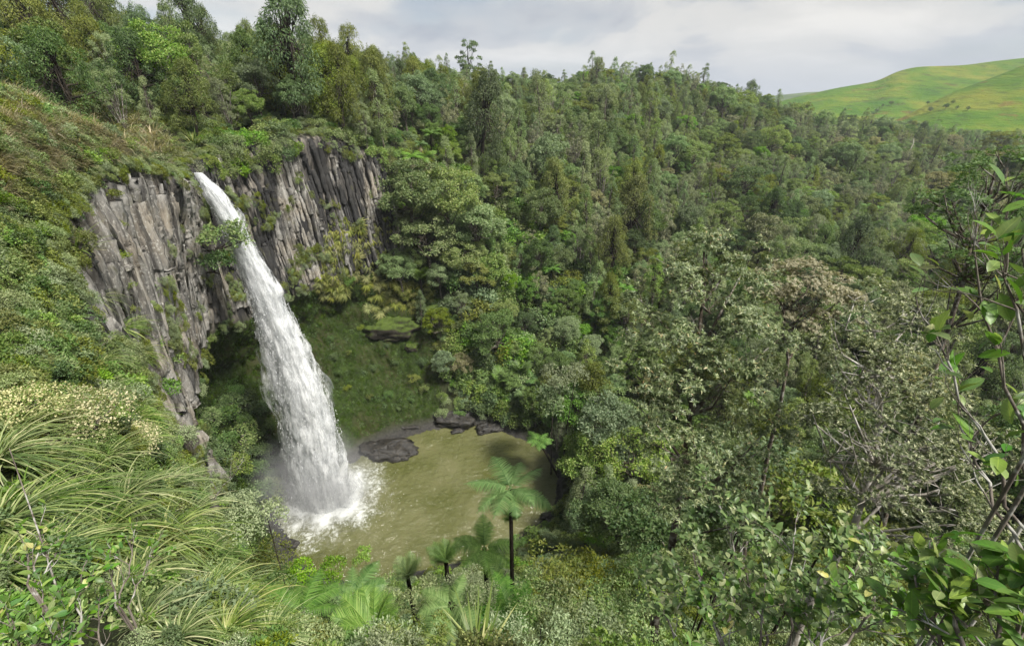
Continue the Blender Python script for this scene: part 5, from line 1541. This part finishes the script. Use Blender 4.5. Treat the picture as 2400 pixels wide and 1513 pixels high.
# ------------------------------------------------------------------ large near tree with long leaves
def rosettes(mb, pts, dirs, per, L, r, tmpl, tilt=.9):
    n = len(pts); m = n * per
    P = np.repeat(pts, per, 0); D = np.repeat(dirs, per, 0)
    ph = np.tile(np.arange(per) * 2.399, n) + np.repeat(r.uniform(0, 6.28, n), per)
    ref = np.cross(D, np.array([.31, .17, .93])); ref /= np.linalg.norm(ref, axis=1)[:, None] + 1e-9
    ref2 = np.cross(D, ref)
    rad = ref * np.cos(ph)[:, None] + ref2 * np.sin(ph)[:, None]
    ax = rad * tilt + D * r.uniform(.15, .9, m)[:, None] + r.normal(size=(m, 3)) * .12
    M = frames(ax, D + r.normal(size=(m, 3)) * .2) * (L * r.uniform(.65, 1.2, m))[:, None, None]
    mb.inst(tmpl[0], tmpl[1], P - D * (np.tile(np.arange(per), n) / per * .12)[:, None] * L * 4, M)
def branchy(root_pts, r, levels=3, kids=4, ratio=.62, spread_=.8, up=.25, rad0=.09, len0=2.0, taper=.55):
    """recursive branches; returns list of (points, radii) and tips"""
    out, tips = [], []
    def grow(p, d, L, rad, lv):
        n = 5
        pts = [p]; dd = d
        for i in range(n - 1):
            dd = dd + r.normal(size=3) * .16 + np.array([0, 0, up * .12]); dd /= np.linalg.norm(dd)
            pts.append(pts[-1] + dd * L / (n - 1))
        pts = np.array(pts)
        out.append((pts, np.linspace(rad, rad * taper, n)))
        if lv == 0:
            tips.append((pts[-1], dd)); tips.append((pts[2], dd)); return
        for c in range(kids):
            q = r.uniform(.35, 1.0) if c else 1.0
            s = pts[min(n - 1, int(q * (n - 1) + .5))]
            nd = dd + unit(1, r)[0] * spread_ + np.array([0, 0, up]); nd /= np.linalg.norm(nd)
            grow(s, nd, L * ratio * r.uniform(.75, 1.2), rad * taper * r.uniform(.6, .9), lv - 1)
    for p, d in root_pts: grow(np.array(p, float), np.array(d, float) / np.linalg.norm(d), len0, rad0, levels)
    return out, tips
nr = np.random.default_rng(515)
def near_tree(name, label, foot_px, crown, depth, leaf_len, per, mat, bark, n_ros, seed, foot_depth=None, tmpl=None, limbs_n=26, trunk_r=.14):
    """crown: list of (px, py, depth, radius px) lobes; limbs run from the trunk to the lobes"""
    r = np.random.default_rng(seed)
    b = stand(foot_px[0], foot_px[1], foot_depth or depth)
    e = thing(name, label, 'tree', b)
    L = [(np.array(at_depth(a, c, d)), rp * d / F_PX) for a, c, d, rp in crown]
    cen = sum(l[0] for l in L) / len(L)
    top = max(L, key=lambda l: l[0][2])[0]
    mb = MB()
    line = np.array([[0, 0, -.4], (cen - b) * [.3, .3, .35], (cen - b) * [.8, .8, .85], (top - b)])
    tt = np.linspace(0, 1, 12); trunk = np.stack([np.interp(tt, [0, .33, .7, 1], line[:, k__]) for k__ in range(3)], 1) + r.normal(size=(12, 3)) * .05
    mb.tube(trunk, np.linspace(1.2, .18, 12) * trunk_r, 9)
    obj('trunk', mb.mesh(name + '_trunk', True), MATS[bark], e)
    mb = MB(); pts, dirs = [], []
    wts = np.array([l[1] ** 2 for l in L]); wts /= wts.sum()
    for li, (c_, rad) in enumerate(L):
        k__ = max(2, int(limbs_n * wts[li]))
        for s_ in range(k__):
            t_ = (c_ - b) + unit(1, r)[0] * rad * .75
            ti = int(np.argmin(np.abs(trunk[:, 2] - (t_[2] - r.uniform(.45, .9) * np.linalg.norm(t_[:2] - np.array([np.interp(t_[2], trunk[:, 2], trunk[:, 0]), np.interp(t_[2], trunk[:, 2], trunk[:, 1])])) - .2))))
            a = trunk[max(1, ti)]
            mid = (a + t_) / 2 + r.normal(size=3) * .15 * rad + [0, 0, -.1 * rad]
            mb.tube(np.array([a, mid, t_]), np.array([.34, .22, .06]) * trunk_r, 5)
            for z in range(5):
                o_ = mid + (t_ - mid) * r.random(); mb.tube(np.array([o_, o_ + unit(1, r)[0] * rad * .4 + [0, 0, .12 * rad]]), np.array([.1, .035]) * trunk_r, 4)
        n = int(n_ros * wts[li])
        ns_ = 11                                     # leaf masses at the ends of the boughs
        sd_ = unit(ns_, r); sd_[:, 2] = np.where(sd_[:, 2] < -.55, -sd_[:, 2], sd_[:, 2])
        sc2 = sd_ * (rad * r.uniform(.45, 1.0, ns_))[:, None]
        wh = r.integers(ns_, size=n)
        d = unit(n, r); d[:, 2] = np.where(d[:, 2] < -.3, -d[:, 2], d[:, 2])
        p = (c_ - b) + sc2[wh] + d * (rad * .36 * r.uniform(.4, 1.1, n))[:, None] * np.array([1, 1, .75])
        d = d * .6 + sd_[wh] * .6
        pts.append(p); dirs.append(d * .7 + np.array([0, 0, .55]) + r.normal(size=(n, 3)) * .3)
    lo = obj('limbs', mb.mesh(name + '_limbs', True), MATS[bark], e); lo['kind'] = 'stuff'
    pts = np.concatenate(pts); dirs = np.concatenate(dirs); dirs /= np.linalg.norm(dirs, axis=1)[:, None]
    cb = MB(); rosettes(cb, pts, dirs, per, leaf_len, r, tmpl or leaf_oval(.3, .05, .25))
    c = obj('crown', cb.mesh(name + '_crown'), MATS[mat], e); c['kind'] = 'stuff'
    return e
near_tree('long_leaved_tree', 'large long leaved tree rising in front of the pool and valley', (1590, 1270),
          [(1650, 590, 13, 85), (1600, 690, 12.5, 110), (1700, 690, 13, 105), (1560, 810, 12, 120), (1680, 820, 12, 140), (1780, 780, 12.5, 90), (1500, 880, 12, 80), (1620, 950, 11.5, 140), (1740, 930, 12, 110), (1560, 1060, 11.5, 90), (1680, 1080, 12, 90), (1480, 700, 13, 45), (1760, 600, 14, 45), (1600, 1160, 11.5, 90), (1520, 980, 12, 80), (1800, 1020, 12.5, 80), (1720, 1180, 12, 80)],
          12, .10, 11, 'leaf_long', 'bark', 4600, 11, tmpl=leaf_oval(.25, .05, .25))
near_tree('tawny_crowned_tree', 'spreading tree with a tawny flowering top beside the large long leaved tree', (1870, 960),
          [(1830, 660, 17, 60), (1890, 680, 17, 70), (1950, 700, 17, 60), (1990, 730, 17, 45), (1860, 740, 17.5, 70), (1790, 700, 17, 45)], 17, .085, 11, 'leaf_tawny', 'bark', 1900, 12, trunk_r=.12)
near_tree('lichen_tree', 'grey lichen hung tree with bare rising limbs in the right foreground', (1960, 1230),
          [(2050, 780, 11, 120), (1990, 860, 10.5, 120), (2120, 850, 11, 110), (2060, 950, 10, 150), (1960, 1000, 10, 100), (2180, 980, 10.5, 110), (2080, 1090, 9.5, 150), (2230, 1120, 9.5, 120), (1980, 1130, 10, 90), (2180, 1230, 9, 120), (2320, 1060, 10, 90), (2300, 1220, 9, 90)],
          10, .075, 15, 'leaf_lichen', 'bark_pale', 2900, 13, tmpl=leaf_diamond(.34, .1), limbs_n=80, trunk_r=.12)
near_tree('gnarled_tree', 'gnarled dark green tree with mossy limbs at the right edge', (2330, 760),
          [(2250, 420, 22, 60), (2330, 400, 22, 75), (2390, 440, 21, 80), (2180, 480, 22, 60), (2270, 500, 21, 70), (2360, 540, 20, 80), (2220, 570, 21, 50), (2300, 640, 20, 70), (2400, 640, 20, 80)],
          21, .13, 10, 'leaf_dark', 'bark', 1500, 14, limbs_n=60, trunk_r=.2)

# ------------------------------------------------------------------ leafy shrubs close to the camera: every leaf an object
OVAL = [mesh_from('leaf', *(lambda v, f: (v, f))(*leaf_oval(.52, .07, dr))) for dr in (.05, .18, .32)] + [mesh_from('leaf', *leaf_oval(.42, .10, .22))]
for m_ in OVAL:
    m_.materials.append(MATS['single_leaf']); m_.polygons.foreach_set('use_smooth', np.ones(len(m_.polygons), bool))
def leafy_shrub(name, label, stems, n_leaf, leaf_len, seed, levels=2, kids=4, len0=.6, rad0=.012, extra=0, spread_=.75, up=.35, parts_max=300, bare=.0, foot=None, cluster=3):
    """stems: list of (px, py, depth, tip px, tip py, tip depth). Leaves sit along the outer twigs"""
    r = np.random.default_rng(seed)
    st0 = np.mean([np.array(at_depth(*q_[:3])) for q_ in stems], 0)
    b = np.array([st0[0], st0[1], min(ground(st0[0], st0[1], st0[2] + .2), st0[2] - .05)])
    e = thing(name, label, 'shrub', b)
    tips = []
    for st in stems:
        a = np.array(at_depth(*st[:3])); t_ = np.array(at_depth(*st[3:6])); v = t_ - a; L = np.linalg.norm(v)
        mb = MB()
        kk = np.linspace(0, 1, 7)[:, None]; line = a - b + v * kk + r.normal(size=(7, 3)) * .03 * L * np.sin(kk * 3.14)
        mb.tube(np.concatenate([[[0, 0, -.1]], line]), np.concatenate([[rad0 * 2.0], np.linspace(rad0 * 1.6, rad0 * .8, 7)]), 6)
        roots = [(line[6], v)] + [(line[j], v / L + unit(1, r)[0] * .9) for j in (2, 3, 4, 5, 5)]
        br, tp = branchy(roots, r, levels, kids, .65, spread_, up, rad0 * .75, L * .28 if len0 is None else len0)
        for p, q in br: mb.tube(p, q, 5)
        s_ = obj('stem', mb.mesh(name + '_stem', True), MATS['twig'], e)
        tips += tp
    idx = r.permutation(len(tips))
    L_pos, L_ax, L_n = [], [], []
    for i in np.resize(idx, max(1, n_leaf // cluster)):
        p, d = tips[i]
        for c in range(cluster):
            o = unit(1, r)[0]
            ax = d * .5 + o * .9 + np.array([0, 0, .15])
            L_pos.append(p - d * leaf_len * r.uniform(0, 1.4)); L_ax.append(ax); L_n.append(np.array([0, 0, 1.0]) + d * .3 + r.normal(size=3) * .35)
    L_pos = np.array(L_pos); M = frames(np.array(L_ax), np.array(L_n)); sz = leaf_len * r.uniform(.6, 1.25, len(L_pos))
    cd = project(L_pos + b)[2]; px_, py_, _ = project(L_pos + b)
    show = (px_ > -40) & (px_ < 2440) & (py_ > -40) & (py_ < 1560)
    order_ = np.argsort(np.where(show, cd / sz, 1e9))
    for i in order_[:parts_max]:
        o = obj('leaf', OVAL[r.integers(len(OVAL))], None, e)
        mm = Matrix(M[i].tolist()).to_4x4(); o.rotation_euler = mm.to_euler(); o.location = L_pos[i]; o.scale = (sz[i],) * 3
    rest = order_[parts_max:]
    if len(rest):
        cb = MB(); tv, tf = leaf_oval(.5, .07, .2); cb.inst(tv, tf, L_pos[rest], M[rest] * sz[rest][:, None, None])
        o = obj('foliage', cb.mesh(name + '_foliage', True), MATS['leaf_glossy'], e); o['kind'] = 'stuff'
    return e
leafy_shrub('leafy_shrub', 'pale twigged shrub with small glossy oval leaves in the lower right', [
    (1800, 1500, 3.2, 1700, 1230, 3.9), (1850, 1520, 3.0, 1860, 1260, 3.6), (1900, 1520, 3.0, 2000, 1330, 3.3), (1700, 1520, 3.2, 1640, 1350, 3.7), (1950, 1540, 2.8, 2040, 1440, 2.9), (1780, 1540, 3.0, 1790, 1400, 3.2), (1600, 1540, 3.4, 1560, 1440, 3.6), (1720, 1600, 2.8, 1680, 1480, 3.0), (1900, 1600, 2.7, 1930, 1490, 2.8)],
    2800, .060, 21, 2, 4, .26, .006)
leafy_shrub('broad_leaved_shrub', 'dark stemmed shrub with large toothed leaves in the bottom right corner', [
    (2290, 1600, 1.9, 2200, 1360, 2.1), (2330, 1600, 1.9, 2330, 1380, 2.0), (2360, 1620, 1.8, 2390, 1400, 1.9), (2260, 1600, 2.0, 2150, 1380, 2.3)], 340, .10, 22, 1, 4, .16, .008, cluster=4)
leafy_shrub('twiggy_shrub', 'bare twigged shrub with a few large light green leaves at the right edge', [
    (2420, 1260, 2.0, 2200, 800, 2.2), (2430, 1180, 2.0, 2290, 640, 2.1), (2430, 1100, 1.9, 2360, 560, 1.9), (2440, 1000, 1.9, 2400, 620, 1.8), (2400, 1300, 2.0, 2250, 1000, 2.3)], 130, .10, 23, 2, 3, .24, .0055, cluster=2, spread_=.5)
leafy_shrub('glossy_seedling', 'bright green oval leaved shrub in the bottom left corner', [
    (120, 1560, 3.2, 100, 1420, 3.4), (180, 1560, 3.2, 190, 1350, 3.6), (60, 1560, 3.1, 30, 1460, 3.3), (240, 1560, 3.4, 230, 1440, 3.7), (30, 1560, 3.1, 90, 1500, 3.1), (150, 1600, 2.9, 150, 1480, 3.0)], 460, .068, 24, 1, 3, .16, .006, cluster=4)
leafy_shrub('glossy_sprig', 'leafy bright green sprig in front of the lower tussocks', [
    (280, 1420, 4.4, 310, 1280, 4.8), (300, 1420, 4.4, 360, 1290, 4.8), (270, 1420, 4.4, 260, 1320, 4.7)], 140, .07, 25, 1, 3, .18, .006, cluster=4)
leafy_shrub('glossy_sprig', 'leafy green sprig by the tall reddish stem at the left edge', [
    (75, 1380, 4.2, 95, 1230, 4.5), (70, 1380, 4.2, 60, 1290, 4.5), (80, 1380, 4.2, 130, 1300, 4.4)], 90, .08, 26, 1, 3, .16, .006, cluster=4)
mb = MB(); a = np.array(at_depth(72, 1370, 4.0)); a[2] = min(a[2], ground(a[0], a[1], a[2] + .2)); t_ = np.array(at_depth(22, 1050, 4.4))
mb.tube(np.array([[0, 0, 0], (t_ - a) * .5 + [.02, 0, 0], t_ - a]), [.011, .008, .004], 6)
e = obj('dead_sapling', mb.mesh('bare_stem', True), MATS['twig'], None, a); tag(e, 'tall thin reddish leafless sapling at the left edge', 'sapling')

# ------------------------------------------------------------------ rocks by the water, moss on the wet wall
def rock_mesh(name, seed, sx, sy, sz, strat=.3):
    P, Q = ellipsoid(40, 22)
    n = fbm(P * 1.7 + seed, 4, seed); s_ = np.sin((P[:, 2] + .25 * n) * 16) * .03
    P = np.sign(P) * np.abs(P) ** .75
    n2 = np.abs(fbm(P * 3.1 + seed, 3, seed + 9)); P = P * (1 + .45 * n - .5 * n2 + s_)[:, None]; P = np.round(P * 9) / 9 * .55 + P * .45
    return mesh_from(name, P * np.array([sx, sy, sz]), [Q], False)
for i, (px, py, wpx, hpx, dp_, lb) in enumerate([(1060, 972, 60, 22, None, 'dark layered rock outcrop at the back of the pool'), (910, 1045, 66, 20, None, 'low dark rock shelf right of the waterfall foot'), (865, 1005, 34, 20, None, 'dark wet rock under the moss behind the waterfall foot'),
        (960, 995, 30, 14, None, 'small rock between the shelf and the outcrop'), (1150, 998, 34, 10, None, 'low rock at the back right waterline'), (1072, 1006, 16, 6, None, 'small dark rock breaking the pool surface'), (1290, 1205, 26, 10, None, 'grey stones at the right shore of the pool'),
        (1265, 1240, 34, 10, None, 'flat grey stone on the shore behind the large tree fern'), (680, 1270, 22, 10, None, 'dark rock at the left shore below the waterfall')]):
    d_ = ray(px, py + hpx * .6); s_ = (CAM_Z - .2) / -d_.z
    p = np.array([d_.x * s_, d_.y * s_, .1])
    m_ = rock_mesh('rock', 900 + i, wpx * s_ / F_PX, wpx * s_ / F_PX * .55, hpx * s_ / F_PX * 1.1)
    o = obj('rock', m_, MATS['wet_rock'], None, p, (0, 0, hr.uniform(-.3, .3))); tag(o, lb, 'rock')
mossrock = NT('mossy_rock'); kq = mossrock
gq = kq.noise(1.2, 6, .65, kq.pos())
geo = kq.n('ShaderNodeNewGeometry'); sx_ = kq.n('ShaderNodeSeparateXYZ'); kq.put(sx_.inputs[0], geo.outputs['Normal'])
cq = kq.mix(kq.ramp(sx_.outputs[2], [(.0, 0.0), (.35, 1.0)]), kq.ramp(gq, [(.3, (.015, .014, .012)), (.7, (.07, .06, .045))]), kq.ramp(gq, [(.3, (.030, .045, .010)), (.7, (.075, .110, .018))]))
MATS['mossy_rock'] = kq.surf(kq.bsdf(cq, .85, .2, kq.bump(gq, .8, .2)))
for i, (px, py, wpx, hpx, lb) in enumerate([(912, 770, 62, 26, 'large mossy ledge jutting from the green wall'), (965, 815, 16, 12, 'small mossy knob below the large ledge'), (1020, 725, 30, 10, 'mossy lip at the top right of the green wall')]):
    h, nn = hit(px, py)
    if h is None: continue
    d_ = cam_depth(h)
    o = obj('mossy_ledge', rock_mesh('mossy_ledge', 950 + i, wpx * d_ / F_PX, wpx * d_ / F_PX * .45, hpx * d_ / F_PX), MATS['mossy_rock'], None, np.array(h), (0, 0, .25)); tag(o, lb, 'rock')

tuft = []
for i in range(4):
    mb = MB(); r_ = np.random.default_rng(970 + i)
    leaf_cloud(mb, np.array([[0, 0, 0.0]]), np.array([.5]), 46, .2, r_, leaf_diamond(.6), up=.6, zsq=.5, low=0)
    m_ = mb.mesh('moss_tuft'); m_.materials.append(MATS['moss_tuft' if i < 3 else 'leaf_dark']); tuft.append(m_)
wg = F_AREA * F_VIS * (F_MOSS > .35) * (F_LEV < 5.05)
pts, nrm, fi = ground_samples(17000, 43, wg)
scatter_stuff('moss', 'moss and small ferns covering the wet wall under the cliffs', 'moss', tuft, pts, hr.uniform(.25, .6, len(pts)) * np.where(hr.random(len(pts)) < .08, 2.0, 1.0), normal_euler(nrm, hr.uniform(0, 6.28, len(pts)), .1), hr.choice(4, len(pts), p=[.3, .3, .25, .15]))
wg = F_AREA * F_VIS * (F_ROCK > .3) * np.where(F_LEV > 6.05, 1.6, np.clip(fbm(F_CEN * .22, 3, 88) * 3 - .35, 0, 1))
pts, nrm, fi = ground_samples(1500, 44, wg)
scatter_stuff('cliff_plants', 'small plants rooted in the cracks of the cliffs', 'cliff plants', tuft[3:] + [PROTO['olive_shrub'][0][1], PROTO['grey_shrub'][0][1]], pts + nrm * .35, hr.uniform(.35, .9, len(pts)), normal_euler(nrm, hr.uniform(0, 6.28, len(pts)), .3), hr.choice(3, len(pts), p=[.4, .3, .3]))

# grass patch above the lip and on the near bank
grs = NT('grass'); MATS['grass'] = grs.surf(grs.bsdf(grs.ramp(grs.noise(1.5, 4, .6, grs.pos()), [(.35, (.060, .115, .020)), (.65, (.110, .185, .040))]), .8, .2))
gm = sedge_mesh('grass_tuft', 990, 40, .35, .02, (0, 0), 1.4, 3); gm.materials.append(MATS['leaf_bright'])
wg = F_AREA * (((_fx > 470) & (_fx < 560) & (_fy > 345) & (_fy < 400)) | ((_fx > 690) & (_fx < 920) & (_fy > 1300) & (_fy < 1360) & (F_LEV > 1.5) & (F_LEV < 3)))
pts, nrm, fi = ground_samples(2600, 45, wg)
scatter_stuff('grass', 'bright short grass above the lip and on the near bank', 'grass', [gm], pts, hr.uniform(.7, 1.4, len(pts)), normal_euler(nrm, hr.uniform(0, 6.28, len(pts)), .5), np.zeros(len(pts), int))

# scattered trees on the pasture hills
for i, (px, py) in enumerate([(2065, 250), (2090, 252), (2050, 266), (2075, 262), (2165, 228), (2180, 265), (2215, 255), (2230, 245), (2265, 262), (2240, 262)]):
    lim = 640 if px < 2170 else 440
    dd = ray(px, py)
    best = None
    for V_ in (HILL_NEAR, HILL_MID):
        u_, v_, d_ = project(V_[:, :19].reshape(-1, 3)); j_ = np.argmin((u_ - px) ** 2 + (v_ - py) ** 2)
        if (u_[j_] - px) ** 2 + (v_[j_] - py) ** 2 < 900: best = V_[:, :19].reshape(-1, 3)[j_]; break
    if best is None: continue
    put('round', 'hill_tree', 'dark scattered tree on the pasture hill', 'tree', best - [0, 0, .6], hr.uniform(.45, .8), group='scattered trees on the pasture hill')

# ------------------------------------------------------------------ air
k = NT('haze')
pv = k.n('ShaderNodeVolumePrincipled'); pv.inputs['Color'].default_value = (.86, .92, 1.0, 1); pv.inputs['Density'].default_value = .00013
k.t.links.new(pv.outputs[0], k.out.inputs['Volume'])
bx = np.array([[x, y, z] for x in (-1050, 1900) for y in (-950, 2150) for z in (-60, 300)], float)
hz = obj('haze', mesh_from('haze', bx, [np.array([[0, 1, 3, 2], [4, 6, 7, 5], [0, 4, 5, 1], [2, 3, 7, 6], [0, 2, 6, 4], [1, 5, 7, 3]])]), k.m)
tag(hz, 'thin pale haze over the valley', 'haze', kind='stuff')

# ------------------------------------------------------------------ things that would share a label are told apart by their place
same = {}
for o in COL.objects:
    if o.parent is None and o.get('label') and o.get('category') and o.get('kind') is None: same.setdefault(o['label'], []).append(o)
NTH = 'leftmost second third fourth fifth sixth seventh eighth ninth tenth eleventh twelfth thirteenth fourteenth fifteenth sixteenth seventeenth eighteenth nineteenth twentieth'.split()
for lb, os_ in same.items():
    if not 1 < len(os_) <= 20: continue
    os_.sort(key=lambda o: project(np.array([list(o.location)]))[0][0])
    for i, o in enumerate(os_):
        o['label'] = lb + (', ' + ('left one' if i == 0 else 'right one') if len(os_) == 2 else ', leftmost' if i == 0 else ', rightmost' if i == len(os_) - 1 else ', %s from left' % NTH[i])
        if len(o['label'].split()) > 16: o['label'] = o['label'].replace('airy pale stemmed tree', 'airy tree').replace('round crowned tree', 'round tree').replace('cone shaped conifer', 'conifer').replace('small leaved green shrub', 'green shrub').replace('in the thicket ', '')
